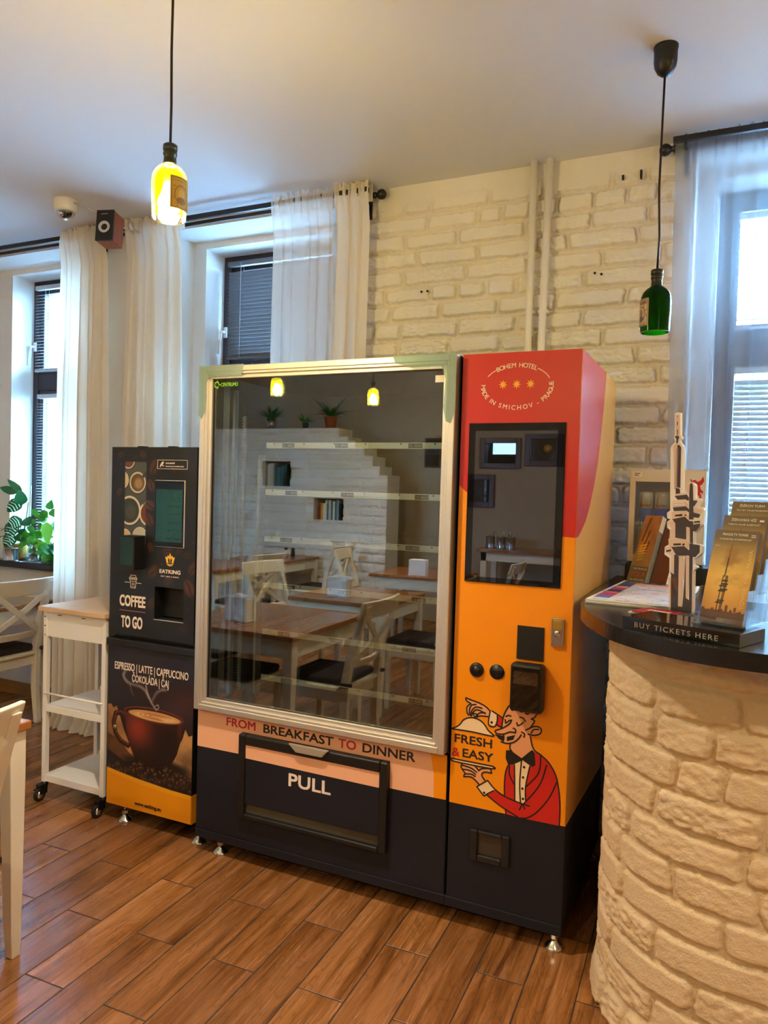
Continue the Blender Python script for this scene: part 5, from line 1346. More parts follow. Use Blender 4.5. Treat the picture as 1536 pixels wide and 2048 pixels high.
def napkin_holder(x, y, r, label):
    t = thing('napkin_holder', label, 'napkin holder', (x, y, TH), r, 'white napkin holders')
    for sy in (-1, 1): box('side_plate', (-.075, .075, sy * .035 - .008, sy * .035 + .008, .0, .135), M_NAP, t, .006)
    box('base_plate', (-.075, .075, -.04, .04, 0, .008), M_NAP, t, .002); box('napkins', (-.065, .065, -.024, .024, .008, .120), M_PAPER, t, .004)
    return t
nh = napkin_holder(-2.33, 1.33, .12, 'white napkin holder on the nearest table')
dup(nh, (-2.31, .25, TH), .05, 'white napkin holder on the second row table'); dup(nh, (-2.35, -1.22, TH), -.1, 'white napkin holder on the partition table')
def shaker(x, y, label, m):
    t = thing('shaker', label, 'shaker', (x, y, TH), 0, 'shakers on the partition table')
    MB().lathe([(.001, 0), (.022, 0), (.022, .05), (.017, .06)], 18, 0).build('jar', m, t); MB().lathe([(.018, .06), (.018, .078), (.012, .083), (.001, .083)], 18, 0).build('lid', M_BLACKP, t)
shaker(-4.15, -1.98, 'glass salt shaker with a dark lid', mat('salt_glass', 'e8e8e6', .2)); shaker(-4.07, -1.99, 'glass pepper shaker with dark pepper inside', mat('pepper_glass', '3a342e', .2))
gt = thing('table_glass', 'clear glass on the table by the plant window, at the left edge', 'glass', (-3.70, 2.86, TH)); MB().lathe([(.030, .002), (.034, .085), (.032, .085), (.028, .006), (.001, .006), (.001, .002)], 24, 0, caps=False).build('glass_body', M_ACRYL, gt)

# ================================================================== BRICK PARTITION WITH BOOK NICHES (BEHIND THE CAMERA)
PY = -2.22
STEP = [(XL, 2.05), (-3.69, 1.96), (-3.58, 1.92), (-3.50, 1.85), (-3.39, 1.76), (-3.29, 1.66), (-3.21, 1.57), (-3.12, 0)]
NICHE = [(-4.62, -4.26, 1.43, 1.70), (-3.97, -3.61, 1.09, 1.32)]
def partition():
    xs = [XL, -4.62, -4.26, -3.97, -3.69, -3.61] + [s[0] for s in STEP[2:]]
    xs = sorted(set(xs)); b = MB()
    for x0, x1 in zip(xs[:-1], xs[1:]):
        top = [h for s, h in STEP if s <= x0 + 1e-6][-1]; xm = (x0 + x1) / 2; cuts = [(0, top)]
        for n0, n1, z0, z1 in NICHE:
            if n0 < xm < n1: cuts = [(0, z0), (z1, top)]
        for z0, z1 in cuts: b.box(x0, x1, PY - .30, PY, z0, z1)
    o = structure(b.build('wall_partition', M_WHITE), 'white brick partition with a stepped end', 'wall')
    f = brick_wall('wall_partition_bricks', -6.0, -3.12, 0, 2.05, .010, PY, .016, 44, .095, .30, 0, 1)
    bm = bmesh.new(); bm.from_mesh(f.data); kill = []
    for q in bm.faces:
        c = q.calc_center_median(); top = [h for s, h in STEP if s <= c.x][-1]
        if c.z > top or any(n0 < c.x < n1 and z0 < c.z < z1 for n0, n1, z0, z1 in NICHE): kill.append(q)
    bmesh.ops.delete(bm, geom=kill, context='FACES'); bm.to_mesh(f.data); bm.free()
    structure(f, 'white brick facing of the partition', 'wall')
partition()
rb = random.Random(5)
for k, (n0, n1, z0, z1) in enumerate(NICHE):
    x = n0 + .05; cols = ['a8321f', 'd8a522', 'e8e4dc', 'e0dcd0', '2f5f7a', 'c9cfd2', '3b6f5a', 'dfe6e8', '27527a', '8aa0a8', '1d2b3a'] if k else ['d8cfc0', 'cfc3b0', 'bfb39c', '3a5f57', '2f4f4a', '4a6a60', '26403e', '35584f', '1f3335', '2a4a4a']
    for i, cc in enumerate(cols):
        w = .018 + rb.random() * .010; h = (z1 - z0) * (.72 + rb.random() * .2)
        if x + w > n1 - .03: break
        t = thing('book', '%s spine book in the %s wall niche' % (['first', 'second', 'third', 'fourth', 'fifth', 'sixth', 'seventh', 'eighth', 'ninth', 'tenth', 'eleventh'][i], 'lower' if k else 'upper'), 'book', (x + w / 2, PY - .02, z0), 0, 'books in the %s niche' % ('lower' if k else 'upper'))
        box('cover', (-w / 2, w / 2, -.15, 0, 0, h), mat('book_cover', cc, .6), t, .001); box('pages', (-w / 2 + .002, w / 2 - .002, -.151, -.004, .0, h + .001), M_PAPER, t)
        x += w + .001
def bushy(x, label, potm, prof, n, L, w, spread, mm, fern=False):
    t = thing('potted_plant', label, 'plant', (x, PY - .12, 2.05), 0, 'plants on the partition'); pot(t, prof, potm)
    f = MB(); z = prof[-1][1]
    for i in range(n):
        a = rb.random() * 2 * PI; e = rb.random()
        leaf(f, (spread * .15 * math.cos(a), spread * .15 * math.sin(a), z), (math.cos(a) * (.3 + e), math.sin(a) * (.3 + e), 1.1 - .6 * e), (0, 0, 1), L * (.7 + .5 * rb.random()), w, bend=.5 if fern else .2)
    f.build('leaf_blades', mm, t)
bushy(-4.61, 'bushy plant in a tin on top of the partition', M_TIN, [(.001, 0), (.045, 0), (.05, .12), (.001, .12)], 60, .17, .018, .2, M_LEAFD)
bushy(-4.17, 'small plant on top of the partition', M_BLACKP, [(.001, 0), (.03, 0), (.035, .07), (.001, .07)], 26, .10, .022, .1, M_LEAF)
bushy(-3.86, 'fern in a terracotta pot on top of the partition', mat('terracotta', '9a4f2a', .7), [(.001, 0), (.05, 0), (.07, .13), (.001, .13)], 46, .24, .02, .2, M_LEAFD, True)
M_PICG = shader_mix('picture_glass', lambda nt: mixs(nt, .18, nd(nt, 'ShaderNodeBsdfDiffuse', Color=(.03, .03, .035, 1)).outputs[0], nd(nt, 'ShaderNodeBsdfGlossy', Color=(1, 1, 1, 1), Roughness=0).outputs[0]))
M_PICF = wood_mat('dark_frame_wood', '3a1a10', '5c2c1a', .4, (20, 20, 20))
def picture(x0, x1, z0, z1, label, w=.055):
    t = thing('picture_frame', label, 'picture', ((x0 + x1) / 2, YB, z0), 0, 'frames on the beige wall'); W_, h = (x1 - x0) / 2, z1 - z0; f = MB()
    f.box(-W_, -W_ + w, .001, .03, 0, h); f.box(W_ - w, W_, .001, .03, 0, h); f.box(-W_ + w, W_ - w, .001, .03, 0, w); f.box(-W_ + w, W_ - w, .001, .03, h - w, h)
    f.build('frame', M_PICF, t, .004); box('picture_glass', (-W_ + w, W_ - w, .004, .012, w, h - w), M_PICG, t)
    return t
picture(-2.40, -1.96, 1.68, 2.00, 'dark wood picture frame, upper left of the group')
pg = picture(-1.92, -1.53, 1.71, 2.04, 'dark wood picture frame with a round gold seal')
MB().lathe([(.045, 0), (.045, .002), (.001, .003)], 24, 0, (0.04, .014, .18), Matrix.Rotation(-PI / 2, 4, 'X')).build('gold_seal', mat('gold_seal', 'b98a3a', .4, .5), pg)
picture(-2.55, -2.23, 1.27, 1.615, 'dark wood picture frame, lower left of the group')
picture(-3.03, -2.84, 1.68, 2.0, 'narrow black picture frame', .02)
def buffet():
    t = thing('buffet_table', 'white buffet table with a wood top and plate shelf', 'table', (-1.6, -2.62, 0))
    box('table_top', (-.62, .62, -.24, .24, .845, .875), M_TABLE, t, .003); box('shelf', (-.58, .58, -.2, .2, .43, .45), M_PAINTW, t, .002); box('apron', (-.58, .58, .195, .21, .76, .845), M_PAINTW, t)
    for x in (-.58, .52):
        for y in (-.21, .15): box('leg', (x, x + .06, y, y + .06, 0, .845), M_PAINTW, t, .003)
buffet()
for i in range(4):
    for k, (x, m) in enumerate(((-1.72, 'left'), (-1.47, 'right'))):
        p = MB(); p.lathe([(.03, 0), (.05, .002), (.09, .018), (.088, .022), (.05, .006), (.001, .005)], 28, 0)
        tag(p.build('plate', mat('white_china', 'e6e4e0', .25), None, loc=(x, -2.60, .451 + i * .0225)), 'white plate number %s from the bottom of the %s stack' % (('one', 'two', 'three', 'four')[i], m), 'plate', 'plates on the buffet shelf')
for k, x in enumerate((-2.14, -2.03, -1.93)):
    t = thing('cutlery_tin', ('left', 'middle', 'right')[k] + ' tin of cutlery on the buffet table', 'tin', (x, -2.60, .8755), 0, 'cutlery tins'); pot(t, [(r, z * 1.4) for r, z in TIN], M_TIN, 'tin_body')
    c = MB()
    for j in range(9): a = rb.random() * 6.28; c.tube([(.02 * math.cos(a), .02 * math.sin(a), .10), (.04 * math.cos(a), .04 * math.sin(a), .17)], .003, 5)
    c.build('cutlery', M_CHROME, t)
for q, lb in (((-2.74, -1.05, 2.13), 'lit bottle pendant over the partition table'), ((-3.22, -.32, 2.13), 'lit bottle pendant over the middle left table'), ((.95, .60, 2.15), 'lit bottle pendant beside the counter, behind the camera'), ((-1.0, -.9, 2.13), 'lit bottle pendant over the middle of the room'), ((1.40, 2.40, 1.98), 'unseen lit bottle pendant added along the counter to light the machine side')):  # the last pendant is added out of view to light the vending machine's side
    pendant(lb, q, True)

# ================================================================== THE ROUNDED BRICK COUNTER
CT = 1.11
def counter():
    t = thing('counter', 'curved white brick counter with a black top at the right edge', 'counter', (0, 0, 0))
    cx, cy, r = .115, 2.295, .408
    # base outline walked from the wall, round the corner, to the right
    L1 = 3.10 - cy; LA = r * PI / 2; L2 = 1.35
    step = .0046; n = int((L1 + LA + L2) / step); m = int((CT - .04) / step)
    S, V = np.meshgrid(np.linspace(0, L1 + LA + L2, n + 1), np.linspace(0, CT - .04, m + 1))
    H, T = brick_field(S + 3, V, .089, .25, .013, 63, .5, 0, .006, .30, 1.5)
    H = 1.0 * H
    k = np.clip((S - L1) / LA, 0, 1); ang = PI + k * PI / 2
    bx = np.where(S < L1, cx - r, np.where(S > L1 + LA, cx + (S - L1 - LA), cx + r * np.cos(ang)))
    by = np.where(S < L1, 3.10 - S, np.where(S > L1 + LA, cy - r, cy + r * np.sin(ang)))
    nx_ = np.where(S < L1, -1.0, np.where(S > L1 + LA, 0.0, np.cos(ang))); ny_ = np.where(S < L1, 0.0, np.where(S > L1 + LA, -1.0, np.sin(ang)))
    d = .0115 * H + .018 * np.clip((.10 - V) / .10, 0, 1)
    co = np.stack([bx + nx_ * d, by + ny_ * d, V], -1).reshape(-1, 3)
    dirt = fbm(S * 3, V * 3, 91)[..., None]
    C = (hexc('dcc29c') * (1 - T[..., None]) + hexc('e2c8a2') * T[..., None]) * (.95 + .08 * dirt)
    idx = np.arange(co.shape[0]).reshape(S.shape)
    q = np.stack([idx[:-1, :-1], idx[:-1, 1:], idx[1:, 1:], idx[1:, :-1]], -1).reshape(-1, 4)
    grid_mesh('brick_base', co, q, M_BRICKC, t, None, C.reshape(-1, 3))
    edge = [(-.395, 3.10), (-.396, 2.60), (-.394, 2.36), (-.382, 2.22), (-.352, 2.11), (-.300, 1.988), (-.235, 1.885), (-.151, 1.805), (-.065, 1.752), (.03, 1.728), (.12, 1.722)]
    sm = [(a, b) for a, b in smooth2(edge[1:], 6)]
    poly = [edge[0]] + sm + [(1.45, 1.722), (1.45, 2.34), (.62, 2.34), (.50, 2.42), (.42, 2.56), (.42, 3.10)]
    m_ = MB(); m_.prism(poly, 0, 1, lambda a, d, b: (a, b, (CT - .04) + d * .04))
    # prism depth runs upwards here, so turn the faces outwards
    o = m_.build('counter_top', M_CTOP, t, .007, 3)
    bm = bmesh.new(); bm.from_mesh(o.data); bmesh.ops.recalc_face_normals(bm, faces=bm.faces); bm.to_mesh(o.data); bm.free()
    inner = MB(); inner.prism([(.115, 1.93), (1.40, 1.93), (1.40, 2.28), (.36, 2.5), (.36, 3.09), (-.25, 3.09), (-.25, 2.3), (-.15, 2.05)], 0, 1, lambda a, d, b: (a, b, .002 + d * 1.066)); io = inner.build('carcass', M_WHITE, t)
    bm = bmesh.new(); bm.from_mesh(io.data); bmesh.ops.recalc_face_normals(bm, faces=bm.faces); bm.to_mesh(io.data); bm.free()
    return t
M_BRICKC = brick_mat('cream_painted_brick', 'e2d4bd', 'b9a98f', .5)
M_CTOP = mat('black_counter_laminate', '17171b', .22, bump=.05, bscale=200)
counter()

def rotframe(origin, d, up=None, nrm=None):
    """matrix with x along d, y along up, z towards the viewer"""
    d = Vector(d).normalized(); u = Vector(up or (0, 0, 1)).normalized(); n = d.cross(u).normalized(); u = n.cross(d)
    return Matrix(((d.x, u.x, n.x, origin[0]), (d.y, u.y, n.y, origin[1]), (d.z, u.z, n.z, origin[2]), (0, 0, 0, 1)))

# black box sign with engraved lettering
def ticket_sign():
    A, B = Vector((-.222, 1.872, CT)), Vector((.034, 1.760, CT)); d = (B - A).normalized(); n = Vector((d.y, -d.x, 0)); L = (B - A).length
    t = thing('ticket_sign', 'glossy black block sign reading buy tickets here on the counter', 'sign', A, math.atan2(d.y, d.x))
    box('sign_block', (0, L, 0, .135, .0003, .030), M_GLOSSB, t, .001)
    text('lettering', 'BUY TICKETS HERE', M_SILVERT, t, face_front(.032, -.0004, .0075), width=.200, height=.0125, spacing=1.25)
M_GLOSSB = mat('gloss_black_acrylic', '0c0c0e', .08); M_SILVERT = mat('silver_lettering', 'a9a498', .35, .6)
ticket_sign()

# folded city maps, a thick pad
def map_pad():
    P = [Vector(p) for p in ((-.372, 2.240, CT), (-.118, 2.222, CT), (-.165, 2.80, CT), (-.378, 2.82, CT))]
    t = thing('map_pad', 'thick pad of colourful city maps lying on the counter', 'map', P[0])
    d = (P[1] - P[0]).normalized(); up = (P[3] - P[0]).normalized()
    w, h = (P[1] - P[0]).length, (P[3] - P[0]).length
    pad = MB()
    for i in range(6):
        o = .002 * ((i * 7) % 3 - 1); pad.box(o, w + o, -o, h - o, .0003 + i * .0021, .0021 + i * .0021, 0, rotframe((0, 0, 0), d, up))
    pad.build('map_sheets', M_PAPER, t)
    a = Art(w, h, .0024, 'f1efe9'); rng = np.random.RandomState(8); g = .010
    a.poly([(g, g), (w - g, g), (w - g, h - g), (g, h - g)], 'dfe9ee')
    for i in range(46):
        x, z = rng.rand() * w, .05 + rng.rand() * (h - .16); a.ell(x, z, .012 + rng.rand() * .02, .01 + rng.rand() * .02, ['c7e0b8', 'f3d3c6', 'f6e6bf', 'd6cfe8', 'f2c2c0'][rng.randint(5)], .8, rng.rand() * 3)
    for i in range(150):
        x, z, r = rng.rand() * w, .04 + rng.rand() * (h - .13), rng.rand() * 3.14; l = .01 + rng.rand() * .035
        a.line([(x, z), (x + l * math.cos(r), z + l * math.sin(r))], .0028, ['e98a7a', 'ffffff', 'e9b04a', 'd86a6a', '7fa8c8', 'e07a50'][rng.randint(6)])
    a.line([(.05, h * .62), (w * .5, h * .60), (w - g, h * .55)], .016, '8fc3e6'); a.line([(.06, .12), (w * .6, .16), (w - g, .10)], .010, 'a8d3ee')
    for i in range(26): x = .05 + i * (w - .08) / 26; a.line([(x, h - .125), (x + .018, h - .085)], .004, 'e8643c' if i % 3 else 'f3c27a')
    a.poly([(g, h - .075), (w - g, h - .075), (w - g, h - g), (g, h - g)], '26262e')
    for x0 in (.07, .155): a.line([(x0, h - .075), (x0, h - g)], .003, 'ffffff')
    for i in range(14): x = .02 + rng.rand() * (w - .05); a.line([(x, h - .03 - rng.rand() * .03), (x + .02, h - .03 - rng.rand() * .03)], .006, ['c9c9c9', 'e8e8e8', 'c0392b', '7a8fa8'][rng.randint(4)])
    a.poly([(g, .06), (.055, .06), (.055, h - .075), (g, h - .075)], '3b3f77')
    for i, c in enumerate(('5b6fae', 'd3408a', 'e85a3a', '2f3f6f', 'c7356a', 'f0a030')): a.poly([(g + .003, .07 + i * .055), (.052, .07 + i * .055), (.052, .115 + i * .055), (g + .003, .115 + i * .055)], c)
    for i in range(10): a.line([(.02 + .022 * i, .02), (.034 + .022 * i, .02)], .008, ['26262e', '4a78c0', 'f0c040', '26262e'][i % 4])
    a.mesh('map_print', rotframe((0, 0, .0132), d, up), M_PRINT, t)
map_pad()

# red leaflets in front of the pad
def leaflets():
    lab = ('bottom leaflet of the red pile under the tower cutout', 'middle leaflet of the red pile under the tower cutout', 'top red leaflet beside the tower cutout')
    for i in range(3):
        t = thing('leaflet', lab[i], 'leaflet', (-.162 + i * .004, 2.150 - i * .003, CT + .0003 + i * .0032), -.55 + .06 * i, 'leaflets by the tower cutout')
        box('sheet', (-.052, .052, -.060, .034, 0, .003), [M_PAPER, M_PAPER, mat('red_leaflet', 'b01f2a', .35)][i], t)
        if i == 2:
            k = MB()
            for q in range(5): k.box(-.03 + q * .013, -.022 + q * .013, -.02, .0, .003, .0033)
            k.build('white_print', M_PAPER, t)
leaflets()

# acrylic tower cutout
def tower():
    A = Vector((-.14, 2.227, CT + .0)); d = Vector((.7421, -.6703, 0)); n = Vector((-.6703, -.7421, 0))
    t = thing('tower_cutout', 'tall white edged cutout of a television tower standing on the counter', 'cutout', A)
    fr = lambda a, dp, b: (d.x * a - n.x * dp, d.y * a - n.y * dp, b)
    K = .001; S_ = lambda L: [(x * K, z * K) for x, z in L]
    out = [p for i, p in enumerate(TOWER_OUT) if p != TOWER_OUT[i - 1]]
    MB().prism(S_(out), .0, .008, fr).build('white_board', M_BOARD, t, .0012)
    MB().box(-.02, .10, -.05, .035, .0101, .0128).build('print_shadow', M_PAPER, t) if False else None
    MB().prism([(-.02, 0), (.10, 0), (.10, .012), (-.02, .012)], -.045, .03, fr).build('acrylic_foot', M_ACRYL, t)
    for key, m_, dp in (('beige', M_TB, -.0006), ('dark', M_TD, -.0009), ('dusk', M_TDK, -.0012), ('win', M_TW, -.0012), ('pale', M_TP, -.0012)):
        for i, pl in enumerate(TOWER[key]): MB().prism(S_(pl), dp - i * 2e-5, .0002, fr).build('tower_print', m_, t)
    r = MB()
    for i in range(34): z = .345 + i * .0033; r.prism([(.004, z), (.0155, z + .001), (.0155, z + .002), (.004, z + .001)], -.0014, 0, fr)
    r.build('tower_print', M_TB2, t)
M_BOARD = mat('white_edged_board', 'f0e9e4', .35); M_TB = mat('tower_beige', 'e4c9b6', .4); M_TB2 = mat('tower_mauve', '9a8180', .4); M_TD = mat('tower_dark', '4b4446', .4); M_TDK = mat('tower_dusk', 'a9745a', .4); M_TW = mat('tower_window', '2f2c30', .4); M_TP = mat('tower_pale', 'f1e6e0', .4)
tower()

# three tiers of brochures in a clear holder
BD, BV, BN = Vector((.926, -.377, 0)), Vector((.129, .317, .94)), Vector((-.354, -.870, .342))
def brochure_holder():
    t = thing('brochure_holder', 'clear acrylic stepped brochure holder on the counter', 'holder', (-.052, 1.880, CT + .0305))
    h = MB(); w = .104; side = Vector((BD.x, BD.y, 0)); back = Vector((.377, .926, 0))
    def plate(o, u, v, th):
        n = u.cross(v).normalized() * th; p = [o, o + u, o + u + v, o + v]; q = [x + n for x in p]
        h.add(p + q, [(0, 3, 2, 1), (4, 5, 6, 7), (0, 1, 5, 4), (1, 2, 6, 5), (2, 3, 7, 6), (3, 0, 4, 7)])
    z = Vector((0, 0, 1)); o = Vector((0, 0, 0))
    plate(o - side * .006 - back * .022, side * (w + .012), back * .17, .003)
    for i in range(3):
        b = o + back * (.046 * i) + z * (.034 * i)
        plate(b - side * .004 - back * .018 + z * .004, side * (w + .008), z * .016, .003)                  # low front lip
        plate(b - side * .004 + back * .020 + z * .004, side * (w + .008), BV * (.150), .003)               # back rest
        for sx in (-.005, w + .002): plate(b + side * sx - back * .020 + z * .004 - z * .034 * i, back * .045, BV * .085 + z * .034 * i, .0028)
        plate(b - side * .004 - back * .018 + z * .004, side * (w + .008), back * .045, .0025)
    ob = h.build('clear_tiers', M_ACRYL, t)
    bm = bmesh.new(); bm.from_mesh(ob.data); bmesh.ops.recalc_face_normals(bm, faces=bm.faces); bm.to_mesh(ob.data); bm.free()
brochure_holder()
def brochure_art(sky=1):
    w, h = .100, .224; a = Art(w, h, .0011, 'b98a35'); U, V = a.U, a.V
    g = (V / h)[..., None]; cl = fbm(U * 22 + 3, V * 40, 5, 5)[..., None]
    top = hexc('6f6146'); mid = hexc('d9a544'); low = hexc('b5742c')
    c = np.where(g > .5, mid * (1 - (g - .5) * 2) + top * (g - .5) * 2, low * (1 - g * 2) + mid * g * 2)
    glow = np.exp(-(((U - .048) / .05) ** 2 + ((V - .11) / .06) ** 2))[..., None]; c = c * (1 - .45 * glow) + hexc('f0cf72') * .45 * glow
    dark = np.clip((cl - .52) * 4, 0, 1) * np.clip(1 - abs(g - .62) * 2.6, 0, 1); c = c * (1 - .55 * dark) + hexc('7a4a22') * .55 * dark; a.c = c
    a.put(np.clip((V - .185) / .02, 0, 1) * .75, '6b5c45')
    hz = .026 + .006 * fbm(U * 120, U * 0 + 1, 3) + .004 * (np.sin(U * 300) > .6)
    a.put(np.clip((hz - V) / .0012, 0, 1), '5a3518'); a.put(np.clip((.018 - V) / .01, 0, 1), '4a2a14')
    for x, z0, z1, ww in ((.057, .03, .04, .006), (.0765, .03, .037, .005)): a.line([(x, z0), (x, z1)], ww, '5a3518')
    D = '2e1c10'
    for x in (.0345, .0415, .0445): a.line([(x, .026), (x + .003, .112)], .0022, D)
    for z, x, r in ((.047, .0385, .0062), (.052, .041, .006), (.075, .040, .0065), (.079, .044, .0062), (.087, .041, .0066), (.092, .0435, .006), (.10, .043, .0052)): a.line([(x - r, z), (x + r, z)], .0042, D)
    a.line([(.0405, .11), (.0425, .155)], .0026, D); a.line([(.0425, .155), (.0445, .190)], .0011, D)
    return a
M_BRTXT = mat('brochure_lettering', 'e9dcc0', .5); M_BRTAN = mat('brochure_tan_lettering', 'd9ba78', .5)
def brochure(k, label, title, sub, flag):
    o = Vector((-.052, 1.880, CT + .036)) + Vector((.377, .926, 0)) * (.046 * k) + Vector((0, 0, .034 * k))
    t = thing('brochure', label, 'brochure', o)
    M = rotframe((0, 0, 0), BD, BV)
    if k == 0 or True:
        st = MB()
        for i in range(7): st.box(.0006 * (i % 2), .100, .0005 * (i % 3), .2235, -.0026 * i - .0022, -.0026 * i - .0002, 0, M)
        st.build('stack_of_copies', M_BSTACK, t)
    a = brochure_art(); a.mesh('cover_print', M @ Matrix.Translation((0, 0, .0002)), M_PRINT, t)
    T = lambda s, x, y, w_, h_, m_=M_BRTXT, b=.006: text('lettering', s, m_, t, M @ Matrix.Translation((x, y, .0005)), width=w_, height=h_, bold=b, extrude=.0002)
    T(title, .018, .2105, .058, .0062); T(sub, .012, .2000, .074, .0036); T('216 m', .006, .1835, .010, .0026)
    text('lettering', 'TOWER', M_BRTAN, t, M @ Matrix.Translation((.094, .036, .0005)) @ Matrix.Rotation(PI / 2, 4, 'Z'), width=.052, height=.0095, extrude=.0002)
    text('lettering', 'PARK PRAHA', M_BRTAN, t, M @ Matrix.Translation((.094, .098, .0005)) @ Matrix.Rotation(PI / 2, 4, 'Z'), width=.078, height=.0095, extrude=.0002)
    for i, c in enumerate(flag):
        MB().box(.0835, .0935, .2125 - i * .0022, .2147 - i * .0022, .0003, .0006, 0, M).build('flag_stripe', mat('flag_colour', c, .5), t)
M_BSTACK = mat('brochure_edges', '5f4f3c', .6)
brochure(0, 'golden sunset brochure in the front, lowest tier of the clear holder', 'PRAGUE TV TOWER', '"A PLACE FULL OF EXPERIENCES"', ('c9ccd8', 'c0303a', 'c9ccd8'))
brochure(1, 'brown brochure in the middle tier of the clear holder', 'ŽIŽKOVSKÁ VĚŽ', '"MÍSTO PLNÉ ZÁŽITKŮ"', ('e8e0d0', 'e8e0d0', 'b0303a'))
brochure(2, 'brown brochure in the rear, highest tier of the clear holder', 'ŽIŽKOV TURM', '"EIN ORT VOLLER ERLEBNISSE"', ('1a1a1a', 'b02a2a', 'd9a520'))

# leaning tour leaflet holder by the little fridge
def tour_holder():
    O = Vector((-.318, 2.800, CT)); d = Vector((.905, -.425, 0)); back = Vector((.425, .905, 0)); tl = .42
    v = (Vector((0, 0, 1)) * math.cos(tl) + back * math.sin(tl)).normalized(); M = rotframe((0, 0, .012), d, v)
    t = thing('leaflet_holder', 'clear holder of tour leaflets leaning back beside the fridge', 'holder', O)
    h = MB(); h.box(-.003, .071, -.002, .20, -.036, -.033, 0, M); h.box(-.003, .071, -.004, .11, .002, .0045, 0, M); h.box(-.003, 0, -.004, .20, -.034, .0045, 0, M); h.box(.068, .071, -.004, .20, -.034, .0045, 0, M); h.box(-.003, .071, -.004, -.001, -.03, .0045, 0, M)
    h.box(.0, .068, .035, .09, -.070, -.068, 0, M); h.box(.0, .068, .088, .090, -.070, -.033, 0, M); h.build('clear_case', M_ACRYL, t)
    b = thing('tour_leaflet', 'orange photo tour leaflet filling the leaning clear holder', 'leaflet', O)
    s = MB()
    for i in range(7): s.box(.0005 * (i % 3), .067, .0005 * (i % 2), .262, -.0042 * i - .0035, -.0042 * i - .0003, 0, M)
    s.build('stack_of_copies', M_PAPER, b)
    a = Art(.067, .262, .0013, 'a8623a'); U, V = a.U, a.V; n = fbm(U * 40, V * 25, 14, 5)[..., None]
    c = hexc('c98a4a') * n + hexc('5a2a18') * (1 - n); c = c * .6 + .4 * (hexc('d9a06a') * (V / .262)[..., None] + hexc('e0a040') * (1 - (V / .262)[..., None])); a.c = c
    for x, z0, z1 in ((.012, .16, .25), (.022, .13, .20), (.03, .09, .16)): a.line([(x, z0), (x + .012, z1)], .005, '3a1a10', .8)
    for i in range(6): a.line([(.012, .085 + i * .011), (.034, .092 + i * .011)], .006, 'e8b830')
    a.poly([(0, 0), (.067, 0), (.067, .062), (0, .062)], '241618'); a.mesh('cover_print', M, M_PRINT, b)
    T = lambda s_, x, y, w_, h_, m_: text('lettering', s_, m_, b, M @ Matrix.Translation((x, y, .0004)), width=w_, height=h_, bold=.012, extrude=.0002)
    T('THE PRAGUE', .005, .048, .056, .0085, M_PAPER); T('TOUR', .004, .021, .058, .021, mat('tour_red', 'd83040', .5)); T('ALL INCLUSIVE', .005, .007, .056, .0075, M_PAPER)
    bl = thing('striped_leaflet', 'second stack of pale leaflets leaning behind the tower cutout', 'leaflet', O + d * .085 + Vector((0, .035, 0)))
    s = MB()
    for i in range(6): s.box(0, .06, 0, .25, -.0042 * i - .0035, -.0042 * i - .0003, 0, M)
    s.build('stack_of_copies', M_PAPER, bl); box_ = MB(); box_.box(0, .06, 0, .25, -.0002, .0003, 0, M); box_.build('cover', mat('brown_cover', '6a3a26', .4), bl)
tour_holder()

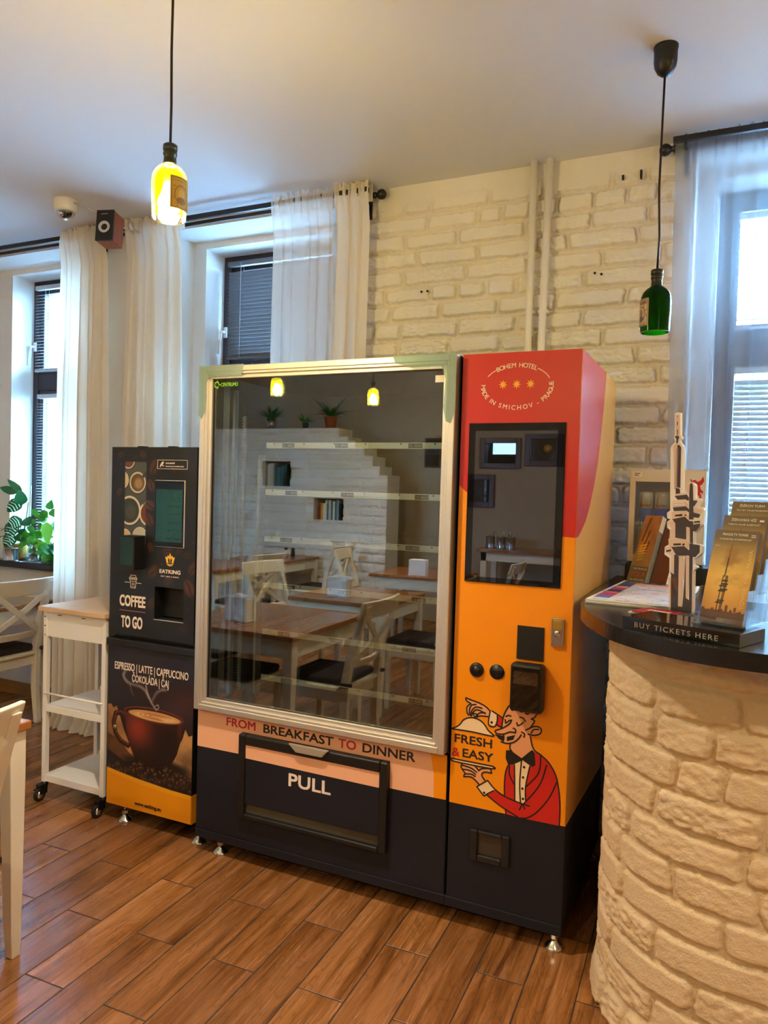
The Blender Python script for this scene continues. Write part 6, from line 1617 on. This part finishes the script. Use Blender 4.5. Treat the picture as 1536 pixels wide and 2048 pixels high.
# mini fridge with drinks, on a dark box
tag(box('fridge_stand', (-.345, .06, 2.925, 3.095, CT + .0003, 1.1756), M_BLACK, None, .003), 'low dark box the mini fridge stands on', 'stand')
def fridge():
    t = thing('mini_fridge', 'small white counter fridge with energy drink cans behind glass', 'fridge', (-.338, 2.93, 1.176))
    W_, H_, D_ = .263, .356, .162
    b = MB(); b.box(0, .012, .018, D_, .012, H_); b.box(W_ - .012, W_, .018, D_, .012, H_); b.box(.012, W_ - .012, .018, D_, H_ - .014, H_); b.box(.012, W_ - .012, .018, D_, .012, .03); b.box(.012, W_ - .012, D_ - .01, D_, .03, H_ - .014)
    b.build('cabinet', M_FRW, t, .002)
    ft = MB()
    for x in (.02, W_ - .03): ft.box(x, x + .012, .03, .15, 0, .012)
    ft.build('foot', M_BLACKP, t)
    d = MB(); gx0, gx1, gz0, gz1 = .020, .178, .035, .310
    d.box(0, gx0, 0, .018, .010, H_); d.box(gx1, W_, 0, .018, .010, H_); d.box(gx0, gx1, 0, .018, .010, gz0); d.box(gx0, gx1, 0, .018, gz1, H_)
    do = d.build('door', M_FRC, t, .001); box('door_glass', (gx0, gx1, .006, .009, gz0, gz1), glass_mat('fridge_glass', (.88, .9, .92), .06), do)
    st = box('sticker', (.010, .042, -.0006, .0002, .328, .346), M_PAPER, do); MB().box(.014, .036, -.0008, -.0005, .339, .342).build('sticker_line', M_LETTERD, do); MB().box(.014, .031, -.0008, -.0005, .332, .335).build('sticker_line', M_LETTERD, do)
    box('white_panel', (.180, .258, -.0008, .0, .014, H_ - .004), M_FRW, do)
    # red charging bull on the white part of the door
    bl = MB(); q = lambda L: [(.209 + x * .001, .255 + z * .001) for x, z in L]
    bl.prism(q([(8, 60), (16, 66), (27, 58), (36, 64), (44, 78), (48, 62), (42, 50), (34, 44), (38, 30), (46, 24), (44, 14), (36, 20), (34, 8), (26, 10), (28, 26), (22, 38), (24, 50), (18, 54)]), -.0016, -.0008)
    bl.stroke(q([(2, 66), (6, 60), (14, 62), (20, 58)]), .004, -.0016, -.0008); bl.stroke(q([(26, 12), (24, -6), (30, -22)]), .007, -.0016, -.0008); bl.stroke(q([(36, 12), (38, -4)]), .006, -.0016, -.0008)
    bl.build('red_bull_emblem' if False else 'red_animal_emblem', M_RED, do)
    for z in (.155,): 
        s = MB(); s.box(.014, W_ - .014, .03, D_ - .012, z - .004, z); s.build('shelf', M_ALU, t)
        g = MB()
        for i in range(16): g.box(.022 + i * .0098, .027 + i * .0098, .026, .030, z - .008, z + .006)
        g.build('shelf_rail', M_ALU, t)
    return t
M_FRW = mat('white_fridge_steel', 'e4e1dc', .3); M_FRC = mat('cream_fridge_door', 'd9cfb9', .35)
fridge()
M_CANB = mat('blue_can', '3463e6', .25, .1); M_CANS = mat('silver_can', 'f2f5f8', .25, .1); M_CANT = mat('can_lid', 'cfd2d6', .2, .95)
def can(x, y, z, label):
    t = thing('drink_can', label, 'can', (x, y, z), 0, 'drink cans in the fridge'); r = .0265
    MB().lathe([(.02, 0), (.023, .002), (r, .008), (r, .055)], 28, 0).build('blue_body', M_CANB, t)
    MB().lathe([(r, .055), (r, .110), (.0235, .118)], 28, 0).build('silver_body', M_CANS, t)
    MB().lathe([(.0235, .118), (.0245, .1195), (.0235, .121), (.022, .119), (.001, .119)], 28, 0).build('lid', M_CANT, t)
    # wedges of the four-field livery and the red word
    p = MB(); 
    for k in range(8):
        a0, a1 = -PI / 2 - .95 + k * .055, -PI / 2 - .95 + (k + 1) * .055; zt = .055 + .055 * (k + 1) / 8
        p.add([(r * 1.004 * math.cos(a), r * 1.004 * math.sin(a), q) for a, q in ((a0, .055), (a1, .055), (a1, zt), (a0, zt))], [(0, 1, 2, 3)])
    p.build('livery_wedge', mat('can_gold', 'd99a4a', .3, .3), t)
    o = text('lettering', 'Red Bull', mat('can_red', 'c8202c', .4), t, Matrix.Identity(4), width=.040, height=.010, bold=.015, extrude=.0001)
    me = o.data; n = len(me.vertices); co = np.empty(n * 3); me.vertices.foreach_get('co', co); co = co.reshape(-1, 3)
    an = -PI / 2 - .1 + (co[:, 0] - .02) / r; me.vertices.foreach_set('co', np.stack([r * 1.008 * np.cos(an), r * 1.008 * np.sin(an), co[:, 1] + .062], 1).ravel()); me.update()
    return t
c0 = can(-.338 + .055, 2.985, 1.176 + .1551, 'blue and silver can, upper fridge shelf, left')
for (x, z, lb) in ((.112, .1551, 'blue and silver can, upper fridge shelf, middle'), (.169, .1551, 'blue and silver can, upper fridge shelf, right, half hidden'), (.055, .0301, 'blue and silver can, lower fridge shelf, left'), (.112, .0301, 'blue and silver can, lower fridge shelf, middle')):
    dup(c0, (-.338 + x, 2.985, 1.176 + z), None, lb)
